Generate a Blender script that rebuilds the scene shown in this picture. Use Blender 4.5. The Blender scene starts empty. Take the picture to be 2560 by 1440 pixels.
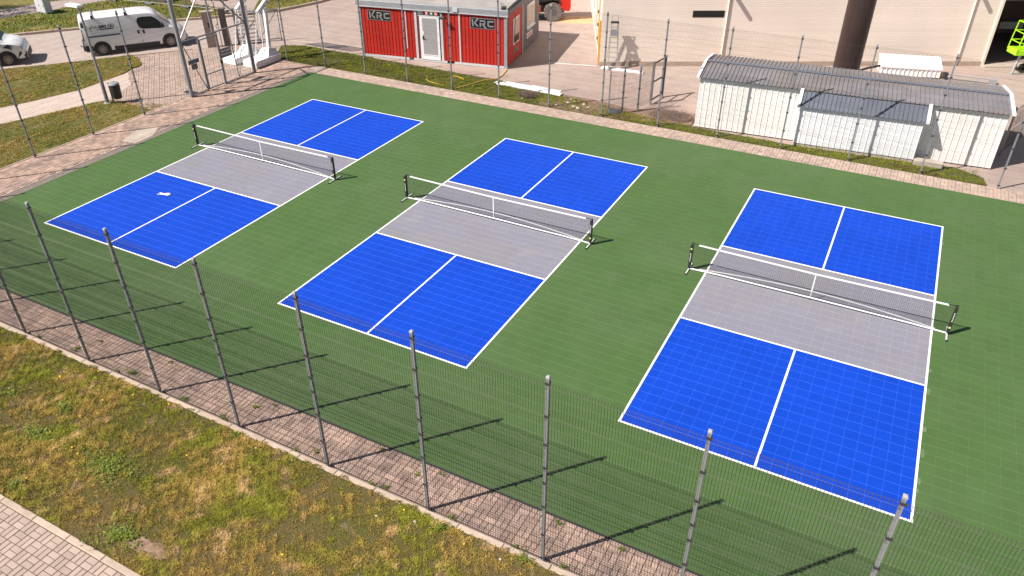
import bpy, math, random
import numpy as np
from mathutils import Matrix, Vector, noise as mnoise

R = math.radians
rnd = random.Random(7)
nrg = np.random.default_rng(7)
scene = bpy.context.scene
COL = scene.collection

# ------------------------------------------------------------------ camera
cam_d = bpy.data.cameras.new('camera')
cam = bpy.data.objects.new('camera', cam_d)
COL.objects.link(cam)
scene.camera = cam
CAMLOC = Vector((23.934, -12.267, 11.951))
cam.matrix_world = (Matrix.Translation(CAMLOC) @ Matrix.Rotation(0.48572, 4, 'Z')
                    @ Matrix.Rotation(0.98670, 4, 'X') @ Matrix.Rotation(-0.00204, 4, 'Z'))
cam_d.sensor_width = 36.0
cam_d.lens = 1889.81 / 2560 * 36.0
cam_d.clip_start = 0.1
cam_d.clip_end = 1500

# ------------------------------------------------------------------ light
SUN_AZ = R(48.6)          # direction the shadows run, from +X
SUN_EL = R(48.4)
world = bpy.data.worlds.new('World')
scene.world = world
world.use_nodes = True
wn = world.node_tree
for n_ in list(wn.nodes):
    wn.nodes.remove(n_)
w_out = wn.nodes.new('ShaderNodeOutputWorld')
w_bg = wn.nodes.new('ShaderNodeBackground')
w_sky = wn.nodes.new('ShaderNodeTexSky')
w_sky.sky_type = 'NISHITA'
w_sky.sun_disc = False
w_sky.sun_elevation = SUN_EL
sdx, sdy = -math.cos(SUN_AZ), -math.sin(SUN_AZ)
w_sky.sun_rotation = math.atan2(sdx, sdy)
w_bg.inputs['Strength'].default_value = 0.05
wn.links.new(w_sky.outputs[0], w_bg.inputs['Color'])
wn.links.new(w_bg.outputs[0], w_out.inputs['Surface'])
sun_d = bpy.data.lights.new('sun', 'SUN')
sun_d.energy = 5.0
sun_d.angle = R(0.5)
sun_d.color = (1.0, 0.93, 0.84)
sun = bpy.data.objects.new('sun', sun_d)
COL.objects.link(sun)
to_sun = Vector((sdx * math.cos(SUN_EL), sdy * math.cos(SUN_EL), math.sin(SUN_EL)))
sun.rotation_euler = to_sun.to_track_quat('Z', 'Y').to_euler()
sun.location = (0, 0, 30)
scene.view_settings.view_transform = 'Standard'
scene.view_settings.look = 'None'
scene.view_settings.exposure = 0.65
scene.view_settings.gamma = 1.0
scene.view_settings.use_curve_mapping = False

# ------------------------------------------------------------------ materials
MATS = {}


def pmat(name, col, rough=0.6, var=0.0, scale=2.0, metal=0.0, spec=0.5, bump=0.0, bscale=60.0,
         tint=0.0, col2=None, mix=(0.45, 0.6), mscale=0.6, snap=0.0, trans=0.0, alpha=1.0, detail=4.0,
         col3=None, mix3=(0.55, 0.62), m3scale=3.0, coat=0.0, stretch=None):
    m = bpy.data.materials.new(name)
    m.use_nodes = True
    nt = m.node_tree
    nd, lk = nt.nodes, nt.links
    b = nd['Principled BSDF']
    b.inputs['Roughness'].default_value = rough
    b.inputs['Metallic'].default_value = metal
    b.inputs['Specular IOR Level'].default_value = spec
    b.inputs['Transmission Weight'].default_value = trans
    b.inputs['Alpha'].default_value = alpha
    b.inputs['Coat Weight'].default_value = coat
    geo = nd.new('ShaderNodeNewGeometry')
    pos = geo.outputs['Position']
    if stretch:
        vs = nd.new('ShaderNodeVectorMath'); vs.operation = 'MULTIPLY'
        vs.inputs[1].default_value = stretch
        lk.new(pos, vs.inputs[0]); spos = vs.outputs[0]
    else:
        spos = pos
    rgb = nd.new('ShaderNodeRGB'); rgb.outputs[0].default_value = (*col, 1)
    cur = rgb.outputs[0]

    def noise(sc, det=4.0, p=None):
        t = nd.new('ShaderNodeTexNoise')
        t.inputs['Scale'].default_value = sc
        t.inputs['Detail'].default_value = det
        lk.new(p or spos, t.inputs['Vector'])
        return t.outputs['Fac']

    def blend(cur, c, lohi, sc):
        mr = nd.new('ShaderNodeMapRange')
        mr.inputs['From Min'].default_value = lohi[0]
        mr.inputs['From Max'].default_value = lohi[1]
        lk.new(noise(sc, 6.0), mr.inputs['Value'])
        mx = nd.new('ShaderNodeMix'); mx.data_type = 'RGBA'
        lk.new(mr.outputs[0], mx.inputs['Factor'])
        lk.new(cur, mx.inputs[6])
        mx.inputs[7].default_value = (*c, 1)
        return mx.outputs[2]
    if col2:
        cur = blend(cur, col2, mix, mscale)
    if col3:
        cur = blend(cur, col3, mix3, m3scale)
    fac = None

    def addf(a, o):
        if a is None:
            return o
        q = nd.new('ShaderNodeMath'); q.operation = 'ADD'
        lk.new(a, q.inputs[0]); lk.new(o, q.inputs[1])
        return q.outputs[0]

    def scaled(o, lo, hi, fmin=0.25, fmax=0.75):
        mr = nd.new('ShaderNodeMapRange')
        mr.inputs['From Min'].default_value = fmin
        mr.inputs['From Max'].default_value = fmax
        mr.inputs['To Min'].default_value = lo
        mr.inputs['To Max'].default_value = hi
        lk.new(o, mr.inputs['Value'])
        return mr.outputs[0]
    if var:
        fac = addf(fac, scaled(noise(scale, detail), -var, var))
    if tint:
        at = nd.new('ShaderNodeAttribute'); at.attribute_name = 'tint'
        fac = addf(fac, scaled(at.outputs['Fac'], -tint, tint, -1, 1))
    if snap:
        sn = nd.new('ShaderNodeVectorMath'); sn.operation = 'SNAP'
        sn.inputs[1].default_value = (PITCH, PITCH, 100.0)
        off = nd.new('ShaderNodeVectorMath'); off.operation = 'SUBTRACT'
        off.inputs[1].default_value = (0.0, Y0, -5.0)
        lk.new(pos, off.inputs[0]); lk.new(off.outputs[0], sn.inputs[0])
        wnz = nd.new('ShaderNodeTexWhiteNoise'); wnz.noise_dimensions = '3D'
        lk.new(sn.outputs[0], wnz.inputs['Vector'])
        fac = addf(fac, scaled(wnz.outputs['Value'], -snap, snap, 0, 1))
    if fac is not None:
        hs = nd.new('ShaderNodeMath'); hs.operation = 'ADD'; hs.inputs[1].default_value = 1.0
        lk.new(fac, hs.inputs[0])
        mu = nd.new('ShaderNodeVectorMath'); mu.operation = 'SCALE'
        lk.new(cur, mu.inputs[0]); lk.new(hs.outputs[0], mu.inputs['Scale'])
        cur = mu.outputs[0]
    lk.new(cur, b.inputs['Base Color'])
    if bump:
        bp = nd.new('ShaderNodeBump')
        bp.inputs['Strength'].default_value = bump
        bp.inputs['Distance'].default_value = 0.02
        lk.new(noise(bscale, 5.0), bp.inputs['Height'])
        lk.new(bp.outputs[0], b.inputs['Normal'])
    MATS[name] = m
    return m


PITCH = 0.3055
Y0 = 6.705 - 22 * PITCH

M_ASPH = pmat('yard_asphalt', (0.375, 0.298, 0.26), 0.85, var=0.10, scale=1.3, bump=0.25, bscale=90,
              col2=(0.365, 0.275, 0.24), mix=(0.42, 0.62), mscale=0.22, col3=(0.31, 0.235, 0.20), mix3=(0.62, 0.70), m3scale=0.9)
M_ROAD = pmat('road_asphalt', (0.4, 0.325, 0.29), 0.85, var=0.08, scale=2.0, bump=0.2, bscale=90)
M_STRIP = pmat('asphalt_strip', (0.205, 0.165, 0.145), 0.9, var=0.2, scale=5, bump=0.3)
M_GREEN = pmat('tile_green', (0.066, 0.124, 0.038), 0.6, var=0.06, scale=0.9, snap=0.035, spec=0.2, col2=(0.074, 0.126, 0.046), mscale=0.22, col3=(0.082, 0.130, 0.056), mix3=(0.60, 0.78), m3scale=0.8)
M_BLUE = pmat('tile_blue', (0.002, 0.049, 0.445), 0.6, var=0.07, scale=0.6, snap=0.045, spec=0.25)
M_GREY = pmat('tile_grey', (0.218, 0.213, 0.262), 0.55, var=0.03, scale=0.7, snap=0.02, spec=0.2, col2=(0.218, 0.213, 0.238), mscale=0.5, col3=(0.245, 0.24, 0.27), mix3=(0.58, 0.72), m3scale=1.1)
M_JOINT = pmat('joint_dust_glint', (0.098, 0.155, 0.078), 0.9, var=0.2, scale=3)  # joint colours paler than the tiles, with dust and edge glint painted in
M_JOINTB = pmat('joint_dust_glint_blue', (0.022, 0.105, 0.66), 0.9, var=0.2, scale=3)
M_JOINTG = pmat('joint_dust_glint_grey', (0.31, 0.3, 0.345), 0.9, var=0.2, scale=3)
M_WLINE = pmat('line_paint', (0.84, 0.84, 0.83), 0.55, var=0.05, scale=4)
M_SMEAR = pmat('paint_smear', (0.12, 0.18, 0.09), 0.6, var=0.2, scale=5)
M_EDGE = pmat('edge_rubber', (0.025, 0.03, 0.03), 0.7)
M_PAVE = pmat('paver_concrete', (0.40, 0.30, 0.25), 0.85, var=0.16, scale=2.2, tint=0.13, bump=0.2, bscale=120,
              col2=(0.33, 0.25, 0.215), mix=(0.5, 0.65), mscale=0.5)
M_PAVED = pmat('paver_dark', (0.4, 0.278, 0.222), 0.85, var=0.30, scale=2.3, tint=0.18, bump=0.2, bscale=120,
               col2=(0.30, 0.215, 0.185), mix=(0.48, 0.66), mscale=0.9)
M_PAVEW = pmat('walkway_paver', (0.385, 0.295, 0.248), 0.85, var=0.10, scale=2.5, tint=0.10, bump=0.15, bscale=120)
M_BED = pmat('joint_soil', (0.12, 0.088, 0.07), 0.95, var=0.3, scale=6)
M_BEDF = pmat('joint_sand', (0.20, 0.15, 0.12), 0.95, var=0.3, scale=6)
M_KERB = pmat('kerb_stone', (0.44, 0.345, 0.275), 0.85, var=0.14, scale=4, tint=0.08, bump=0.15)
M_CONC = pmat('concrete', (0.46, 0.39, 0.33), 0.85, var=0.15, scale=3, bump=0.15)
M_SOIL = pmat('lawn_soil', (0.115, 0.083, 0.03), 0.95, var=0.75, scale=34, bump=1.0, bscale=40,
              col2=(0.085, 0.083, 0.016), mix=(0.45, 0.62), mscale=0.9, col3=(0.22, 0.15, 0.095), mix3=(0.62, 0.70), m3scale=1.8)
M_FARG = pmat('far_lawn', (0.16, 0.135, 0.032), 0.95, var=0.45, scale=4, bump=0.6, bscale=20,
              col2=(0.085, 0.10, 0.013), mix=(0.45, 0.6), mscale=0.35, col3=(0.26, 0.18, 0.09), mix3=(0.60, 0.72), m3scale=0.8)
M_VERGE = pmat('verge_soil', (0.095, 0.10, 0.018), 0.95, var=0.45, scale=6, bump=0.6, bscale=20, col2=(0.065, 0.078, 0.010), mix=(0.45, 0.6), mscale=0.5, col3=(0.17, 0.12, 0.05), mix3=(0.62, 0.72), m3scale=0.9)
M_DIRT = pmat('rubble_dirt', (0.235, 0.15, 0.105), 0.95, var=0.45, scale=7, bump=0.8, bscale=18)
M_BLADE = pmat('grass_blade', (0.335, 0.228, 0.06), 0.8, var=0.35, scale=14, tint=0.75, spec=0.2,
               col2=(0.205, 0.205, 0.026), mix=(0.44, 0.58), mscale=0.8, col3=(0.45, 0.30, 0.13), mix3=(0.55, 0.66), m3scale=1.8)
M_BLADEG = pmat('grass_blade_green', (0.21, 0.235, 0.024), 0.8, var=0.35, scale=7, tint=0.45, spec=0.2,
                col2=(0.17, 0.14, 0.035), mix=(0.5, 0.62), mscale=1.1)
M_WEED = pmat('weed_leaf', (0.145, 0.18, 0.02), 0.6, var=0.3, scale=12, tint=0.4, spec=0.3)
M_YEL = pmat('dandelion_petal', (0.80, 0.52, 0.01), 0.7)
M_STONE = pmat('pale_stone', (0.55, 0.48, 0.42), 0.85, var=0.2, scale=9)
M_WIRE = pmat('fence_wire', (0.060, 0.049, 0.044), 0.7, spec=0.25, var=0.2, scale=6)
M_POST = pmat('galvanised_post', (0.26, 0.27, 0.295), 0.45, metal=0.35, var=0.05, scale=2)
M_CLAMP = pmat('clamp_black', (0.03, 0.03, 0.032), 0.5)
M_CAP = pmat('post_cap', (0.34, 0.34, 0.36), 0.6)
M_WHITE = pmat('white_paint', (0.80, 0.80, 0.81), 0.45, var=0.04, scale=3)
M_CARW = pmat('car_white', (0.84, 0.84, 0.85), 0.28, coat=0.5, var=0.03, scale=2)
M_GLASS = pmat('dark_glass', (0.012, 0.016, 0.016), 0.08, spec=0.6)
M_BLACK = pmat('black_plastic', (0.022, 0.022, 0.025), 0.55, var=0.15, scale=5)
M_BLACKM = pmat('black_metal', (0.015, 0.016, 0.018), 0.4)
M_TYRE = pmat('tyre_rubber', (0.028, 0.026, 0.026), 0.85, var=0.2, scale=6)
M_TYREG = pmat('dusty_tyre', (0.16, 0.145, 0.135), 0.9, var=0.3, scale=4)
M_RIM = pmat('wheel_rim', (0.3, 0.27, 0.26), 0.4, metal=0.5)
M_CHROME = pmat('lamp_lens', (0.55, 0.56, 0.58), 0.15, metal=0.4)
M_REDL = pmat('red_lens', (0.16, 0.012, 0.01), 0.25)
M_NAVY = pmat('navy_trim', (0.012, 0.022, 0.085), 0.4)
M_RED = pmat('cabin_red', (0.47, 0.02, 0.011), 0.6, spec=0.3, var=0.14, scale=1.5, tint=0.10, stretch=(1, 1, 0.35))
M_REDG = pmat('cabin_groove', (0.16, 0.014, 0.010), 0.7)
M_GREYP = pmat('grey_profile', (0.30, 0.31, 0.335), 0.5, var=0.1, scale=3)
M_DGREY = pmat('charcoal_panel', (0.10, 0.095, 0.105), 0.6, var=0.1, scale=2)
M_LGREY = pmat('light_grey_paint', (0.56, 0.57, 0.60), 0.5, var=0.06, scale=3)
M_DOOR = pmat('door_panel', (0.34, 0.33, 0.345), 0.55, var=0.04, scale=2)
M_ROOFT = pmat('cabin_roof', (0.36, 0.335, 0.32), 0.7, var=0.15, scale=1.2)
M_BLIND = pmat('window_blind', (0.50, 0.42, 0.36), 0.6)
M_HALL = pmat('hall_cladding', (0.86, 0.745, 0.655), 0.55, var=0.05, scale=0.7, tint=0.025)
M_HALLG = pmat('cladding_joint', (0.6, 0.5, 0.43), 0.7)
M_DARKIN = pmat('hall_interior', (0.24, 0.17, 0.15), 0.9, var=0.2, scale=1.0)
M_YELG = pmat('yellow_guard', (0.62, 0.36, 0.055), 0.5, var=0.1, scale=3)
M_CHIM = pmat('brown_steel', (0.050, 0.030, 0.027), 0.42, metal=0.25, var=0.35, scale=1.5, stretch=(2, 2, 0.35))
M_SHEDW = pmat('shed_sheet', (0.85, 0.835, 0.81), 0.6, var=0.06, scale=1.5, col2=(0.80, 0.755, 0.69), mix=(0.56, 0.72), mscale=0.8, stretch=(1.5, 1.5, 0.6))
M_SHEDW2 = pmat('annex_sheet', (0.8, 0.81, 0.845), 0.6, var=0.06, scale=1.5)
M_ROOFD = pmat('slate_roof_sheet', (0.212, 0.2, 0.215), 0.5, var=0.14, scale=1.4, tint=0.07, col2=(0.205, 0.18, 0.175), mscale=0.4)
M_ROOFB = pmat('annex_roof_sheet', (0.125, 0.14, 0.175), 0.5, var=0.12, scale=1.6, tint=0.07)
M_HOSE = pmat('yellow_hose', (0.66, 0.42, 0.05), 0.5)
M_LIME = pmat('lime_paint', (0.36, 0.72, 0.012), 0.4)
M_MRED = pmat('machine_red', (0.60, 0.018, 0.010), 0.32, coat=0.3)
M_SIGNB = pmat('sign_black', (0.010, 0.010, 0.011), 0.75, spec=0.15)
M_ALU = pmat('aluminium', (0.52, 0.52, 0.53), 0.35, metal=0.6)
M_GLOVE = pmat('cotton', (0.74, 0.68, 0.54), 0.9, var=0.08, scale=30)
M_NET = pmat('net_cord', (0.02, 0.02, 0.022), 0.7)
M_SILV = pmat('silver_tube', (0.70, 0.70, 0.71), 0.4)
M_HEM = pmat('sheer_hem', (0.72, 0.72, 0.74), 0.6, alpha=0.5)
M_BALL = pmat('pale_badge', (0.85, 0.80, 0.35), 0.5)
M_SIGNG = pmat('sign_green', (0.012, 0.20, 0.075), 0.5)
M_SIGNR = pmat('sign_red', (0.55, 0.02, 0.02), 0.5)
M_ACR = pmat('acrylic_board', (0.8, 0.82, 0.84), 0.1, alpha=0.35)
M_BARK = pmat('bark', (0.085, 0.06, 0.045), 0.9, var=0.3, scale=8)
M_LEAF = pmat('leaf', (0.055, 0.085, 0.015), 0.6, var=0.3, scale=3, tint=0.4)
M_PLATE = pmat('notice_back', (0.13, 0.15, 0.175), 0.5)
M_TARP = pmat('slate_tarp', (0.07, 0.08, 0.11), 0.5)
M_BRUSH = pmat('dry_brush', (0.20, 0.14, 0.12), 0.9, var=0.3, scale=10, tint=0.3)


# ------------------------------------------------------------------ mesh helpers
class MB:
    def __init__(s):
        s.v = []; s.f = []; s.t = []; s.tint = 0.0

    def add(s, vs, fs):
        o = len(s.v)
        s.v.extend([tuple(p) for p in vs])
        for f in fs:
            s.f.append(tuple(o + i for i in f)); s.t.append(s.tint)
        return s

    def box(s, x0, x1, y0, y1, z0, z1):
        return s.add([(x0, y0, z0), (x1, y0, z0), (x1, y1, z0), (x0, y1, z0), (x0, y0, z1), (x1, y0, z1), (x1, y1, z1), (x0, y1, z1)],
                     [(3, 2, 1, 0), (4, 5, 6, 7), (0, 1, 5, 4), (1, 2, 6, 5), (2, 3, 7, 6), (3, 0, 4, 7)])

    def bbox(s, x0, x1, y0, y1, z0, z1, b=0.01):
        """box with chamfered top edges"""
        return s.add([(x0, y0, z0), (x1, y0, z0), (x1, y1, z0), (x0, y1, z0),
                      (x0, y0, z1 - b), (x1, y0, z1 - b), (x1, y1, z1 - b), (x0, y1, z1 - b),
                      (x0 + b, y0 + b, z1), (x1 - b, y0 + b, z1), (x1 - b, y1 - b, z1), (x0 + b, y1 - b, z1)],
                     [(0, 1, 5, 4), (1, 2, 6, 5), (2, 3, 7, 6), (3, 0, 4, 7), (4, 5, 9, 8), (5, 6, 10, 9), (6, 7, 11, 10), (7, 4, 8, 11), (8, 9, 10, 11), (3, 2, 1, 0)])

    def bar(s, p0, p1, w, h=None, up=(0, 0, 1)):
        h = w if h is None else h
        p0 = Vector(p0); p1 = Vector(p1)
        d = (p1 - p0).normalized(); u = Vector(up)
        if abs(d.dot(u)) > 0.97:
            u = Vector((0, 1, 0)) if abs(d.y) < 0.9 else Vector((1, 0, 0))
        a = d.cross(u).normalized() * (w / 2); c = a.cross(d).normalized() * (h / 2)
        vs = [p + i * a + j * c for p in (p0, p1) for i, j in ((-1, -1), (1, -1), (1, 1), (-1, 1))]
        return s.add(vs, [(0, 1, 2, 3), (7, 6, 5, 4), (0, 4, 5, 1), (1, 5, 6, 2), (2, 6, 7, 3), (3, 7, 4, 0)])

    def tube(s, pts, r, n=6, caps=True):
        pts = [Vector(p) for p in pts]
        rings = []
        ref = None
        o = len(s.v)
        for i, p in enumerate(pts):
            d = ((pts[min(i + 1, len(pts) - 1)] - pts[max(i - 1, 0)])).normalized()
            if ref is None:
                ref = Vector((0, 0, 1)) if abs(d.z) < 0.9 else Vector((1, 0, 0))
            a = d.cross(ref).normalized(); c = a.cross(d).normalized(); ref = c
            rr = r[i] if isinstance(r, (list, tuple)) else r
            for k in range(n):
                t = 2 * math.pi * k / n
                s.v.append(tuple(p + a * (math.cos(t) * rr) + c * (math.sin(t) * rr)))
        for i in range(len(pts) - 1):
            for k in range(n):
                s.f.append((o + i * n + k, o + i * n + (k + 1) % n, o + (i + 1) * n + (k + 1) % n, o + (i + 1) * n + k)); s.t.append(s.tint)
        if caps:
            s.f.append(tuple(o + k for k in reversed(range(n)))); s.t.append(s.tint)
            e = o + (len(pts) - 1) * n
            s.f.append(tuple(e + k for k in range(n))); s.t.append(s.tint)
        return s

    def cyl(s, p0, p1, r, n=16, r1=None):
        return s.tube([p0, p1], [r, r if r1 is None else r1], n)

    def poly(s, pts, t=None):
        """flat polygon; with a thickness vector t it becomes a prism"""
        n = len(pts)
        pts = [Vector(p) for p in pts]
        if t is None:
            return s.add(pts, [tuple(range(n))])
        t = Vector(t)
        return s.add(pts + [p + t for p in pts],
                     [tuple(reversed(range(n))), tuple(range(n, 2 * n))] + [(i, (i + 1) % n, n + (i + 1) % n, n + i) for i in range(n)])

    def grid(s, pts, nu, nv, closed=False):
        fs = []
        for i in range(nu - 1):
            for j in range(nv - 1 if not closed else nv):
                j2 = (j + 1) % nv
                fs.append((i * nv + j, i * nv + j2, (i + 1) * nv + j2, (i + 1) * nv + j))
        return s.add(pts, fs)

    def mesh(s, name, mat, smooth=False):
        me = bpy.data.meshes.new(name)
        me.from_pydata(s.v, [], s.f)
        a = me.attributes.new('tint', 'FLOAT', 'FACE')
        a.data.foreach_set('value', s.t)
        if mat is not None:
            me.materials.append(mat)
        me.update()
        if smooth:
            me.polygons.foreach_set('use_smooth', [True] * len(me.polygons))
            try:
                me.set_sharp_from_angle(angle=R(smooth if smooth is not True else 40))
            except Exception:
                pass
        return me

    def build(s, name, mat, parent=None, smooth=False):
        return obj(name, s.mesh(name, mat, smooth), parent)


def obj(name, me, parent=None, loc=None, rz=0.0):
    o = bpy.data.objects.new(name, me)
    COL.objects.link(o)
    if parent is not None:
        o.parent = parent
    if loc is not None:
        o.location = loc
    if rz:
        o.rotation_euler = (0, 0, rz)
    return o


def tag(o, label=None, cat=None, group=None, kind=None):
    if label: o['label'] = label
    if cat: o['category'] = cat
    if group: o['group'] = group
    if kind: o['kind'] = kind
    return o


def thing(name, label, cat, loc=(0, 0, 0), rz=0.0, group=None):
    o = bpy.data.objects.new(name, None)
    COL.objects.link(o)
    o.location = loc
    o.rotation_euler = (0, 0, rz)
    return tag(o, label, cat, group)


def copy_tree(o, parent=None):
    c = o.copy()
    COL.objects.link(c)
    if parent is not None:
        c.parent = parent
    for ch in list(o.children):
        copy_tree(ch, c)
    return c


def np_mesh(name, V, F4, mat, tint=None, tri=False):
    """fast mesh from numpy arrays: V (n,3), F (m,k)"""
    k = F4.shape[1]
    me = bpy.data.meshes.new(name)
    me.vertices.add(len(V)); me.vertices.foreach_set('co', V.astype(np.float32).ravel())
    me.loops.add(F4.size); me.loops.foreach_set('vertex_index', F4.astype(np.int32).ravel())
    me.polygons.add(len(F4))
    me.polygons.foreach_set('loop_start', np.arange(0, F4.size, k, dtype=np.int32))
    me.polygons.foreach_set('loop_total', np.full(len(F4), k, dtype=np.int32))
    if tint is not None:
        a = me.attributes.new('tint', 'FLOAT', 'FACE'); a.data.foreach_set('value', tint.astype(np.float32))
    me.materials.append(mat)
    me.update(calc_edges=True)
    me.polygons.foreach_set('use_smooth', np.zeros(len(F4), dtype=bool))
    return me


def sheet(name, pts, z, mat, kind='structure', label=None, parent=None, thick=0.0):
    mb = MB()
    if thick:
        mb.poly([(x, y, z - thick) for x, y in pts], (0, 0, thick))
    else:
        mb.poly([(x, y, z) for x, y in pts])
    o = mb.build(name, mat, parent)
    if parent is None:
        tag(o, label, kind=kind)
    return o


CM = cam.matrix_world.inverted()
FPX = 1889.81


def px(p):
    q = CM @ Vector(p)
    if q.z > -0.1:
        return (-9999, -9999, 1)
    return (1280 + FPX * q.x / -q.z, 720 - FPX * q.y / -q.z, -q.z)


def ray_ground(X, Y, z=0.0):
    d = cam.matrix_world.to_3x3() @ Vector(((X - 1280) / FPX, -(Y - 720) / FPX, -1))
    t = (z - CAMLOC.z) / d.z
    return CAMLOC + d * t


def in_view(p, m=25):
    x, y, _ = px(p)
    return -m < x < 2560 + m and -m < y < 1440 + m


def in_poly(x, y, poly):
    c = False
    n = len(poly)
    for i in range(n):
        x0, y0 = poly[i]; x1, y1 = poly[i - 1]
        if (y0 > y) != (y1 > y) and x < (x1 - x0) * (y - y0) / (y1 - y0) + x0:
            c = not c
    return c


# ================================================================== GROUND
sheet('ground', [(-260, -160), (260, -160), (260, 260), (-260, 260)], -0.05, M_ASPH, label='pale worn asphalt yard around the courts and cabin')

# road on the left, between its two kerbs
road_near = [(-24.0, 1.6), (-17.26, 9.58), (-14.82, 12.39), (-13.4, 14.3), (-11.28, 16.7), (-9.6, 18.6)]
road_far = [(-32.0, 2.5), (-23.06, 13.32), (-20.48, 16.61), (-17.7, 19.75), (-14.95, 22.68)]
sheet('road', road_near + [(-8.5, 20.3), (-12.6, 25.5)] + list(reversed(road_far)), -0.04, M_ROAD, label='pale asphalt road where the white vans park')

# court slab
CX0, CX1 = -9 * PITCH - 0.05, 104 * PITCH
NX0, NX1 = -9, 103
NY0, NY1 = -10, 54
GX0, GX1 = NX0 * PITCH, NX1 * PITCH
GY0, GY1 = Y0 + NY0 * PITCH, Y0 + NY1 * PITCH
mbc = MB().box(GX0 - 0.02, GX1 + 0.02, GY0 - 0.035, GY1 + 0.02, -0.05, 0.0015)
court = mbc.build('court_surface', M_EDGE)
tag(court, 'green tiled sports surface with three blue and grey courts', kind='structure')


def tile_zone(i, j):
    for c in (0, 33, 66):
        if c <= i < c + 20 and 0 <= j < 44:
            return 2 if 15 <= j < 29 else 1
    return 0


TM = [M_GREEN, M_BLUE, M_GREY]
g_ = 0.0028
gx_ = 0.0014
b_ = 0.004
tv = np.array([(gx_, g_, 0.010), (PITCH - gx_, g_, 0.010), (PITCH - gx_, PITCH - g_, 0.010), (gx_, PITCH - g_, 0.010),
               (gx_ + 0.003, g_ + b_, 0.0145), (PITCH - gx_ - 0.003, g_ + b_, 0.0145), (PITCH - gx_ - 0.003, PITCH - g_ - b_, 0.0145), (gx_ + 0.003, PITCH - g_ - b_, 0.0145)])
tf = np.array([(0, 1, 5, 4), (1, 2, 6, 5), (2, 3, 7, 6), (3, 0, 4, 7), (4, 5, 6, 7)])
cells = [[], [], []]
near = []
for i in range(NX0, NX1):
    for j in range(NY0, NY1):
        z = tile_zone(i, j)
        cells[z].append((i, j))
        c = ((i + 0.5) * PITCH, Y0 + (j + 0.5) * PITCH, 0.01)
        X, Y, d = px(c)
        if 20 < X < 2540 and 20 < Y < 1420:
            near.append((d, i, j))
near.sort()
solo = {(i, j) for _, i, j in near[:300]}
tile_me = [np_mesh('tile', tv, tf, m) for m in TM]
for (i, j) in sorted(solo):
    obj('tile', tile_me[tile_zone(i, j)], court, (i * PITCH, Y0 + j * PITCH, 0))
for z in range(3):
    rest = np.array([c for c in cells[z] if c not in solo], float)
    off = np.zeros((len(rest), 1, 3)); off[:, 0, 0] = rest[:, 0] * PITCH; off[:, 0, 1] = Y0 + rest[:, 1] * PITCH
    V = (off + tv[None]).reshape(-1, 3)
    F = (np.arange(len(rest))[:, None, None] * 8 + tf[None]).reshape(-1, 4)
    o = obj(('green_tiles', 'blue_tiles', 'grey_tiles')[z], np_mesh('court_tiles', V, F, TM[z]), court)
    o['kind'] = 'stuff'
# joint sheets: dust plus edge glint, both put into the paler colour
jd = MB().poly([(GX0, GY0, 0.0118), (GX1, GY0, 0.0118), (GX1, GY1, 0.0118), (GX0, GY1, 0.0118)])
tag(jd.build('joint_fill', M_JOINT, court), kind='stuff')
for c in (0, 33, 66):
    x = c * PITCH
    for (j0, j1, m) in ((0, 15, M_JOINTB), (15, 29, M_JOINTG), (29, 44, M_JOINTB)):
        q = MB().poly([(x, Y0 + j0 * PITCH, 0.0126), (x + 20 * PITCH, Y0 + j0 * PITCH, 0.0126), (x + 20 * PITCH, Y0 + j1 * PITCH, 0.0126), (x, Y0 + j1 * PITCH, 0.0126)])
        tag(q.build('joint_fill', m, court), kind='stuff')

# painted lines
LW = 0.050
WC, LC = 20 * PITCH, 44 * PITCH
for c in (0, 33, 66):
    x0, x1 = c * PITCH, c * PITCH + WC
    y0, y1 = Y0, Y0 + LC
    k0, k1 = Y0 + 15 * PITCH, Y0 + 29 * PITCH
    xm = (x0 + x1) / 2
    segs = [(x0, x1, y0, y0 + LW), (x0, x1, y1 - LW, y1), (x0, x0 + LW, y0 + LW, y1 - LW), (x1 - LW, x1, y0 + LW, y1 - LW),
            (x0 + LW, x1 - LW, k0 - LW, k0), (x0 + LW, x1 - LW, k1, k1 + LW),
            (xm - LW / 2, xm + LW / 2, y0 + LW, k0 - LW), (xm - LW / 2, xm + LW / 2, k1 + LW, y1 - LW)]
    for a in segs:
        MB().box(a[0], a[1], a[2], a[3], 0.0135, 0.0172).build('court_line', M_WLINE, court)
# faint paint smears beside the right-hand court's side line
for (yy, w, l) in ((2.9, 0.05, 0.22), (2.1, 0.06, 0.35), (1.2, 0.04, 0.25), (4.35, 0.05, 0.3), (5.2, 0.04, 0.2), (12.2, 0.04, 0.3), (0.9, 0.03, 0.18)):
    x = 66 * PITCH + WC + 0.012
    pts = []
    for k in range(12):
        t = 2 * math.pi * k / 12
        pts.append((x + w * 0.6 + math.cos(t) * w * (0.7 + 0.3 * rnd.random()), yy + math.sin(t) * l / 2 * (0.7 + 0.3 * rnd.random()), 0.0162))
    MB().poly(pts).build('paint_smear', M_SMEAR, court)


# ------------------------------------------------------------------ paving
def paver_mesh(w, l, mat, tint, t=0.03, b=0.006):
    mb = MB(); mb.tint = tint
    mb.bbox(-w / 2, w / 2, -l / 2, l / 2, -t, 0, b)
    return mb.mesh('paver', mat)


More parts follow.
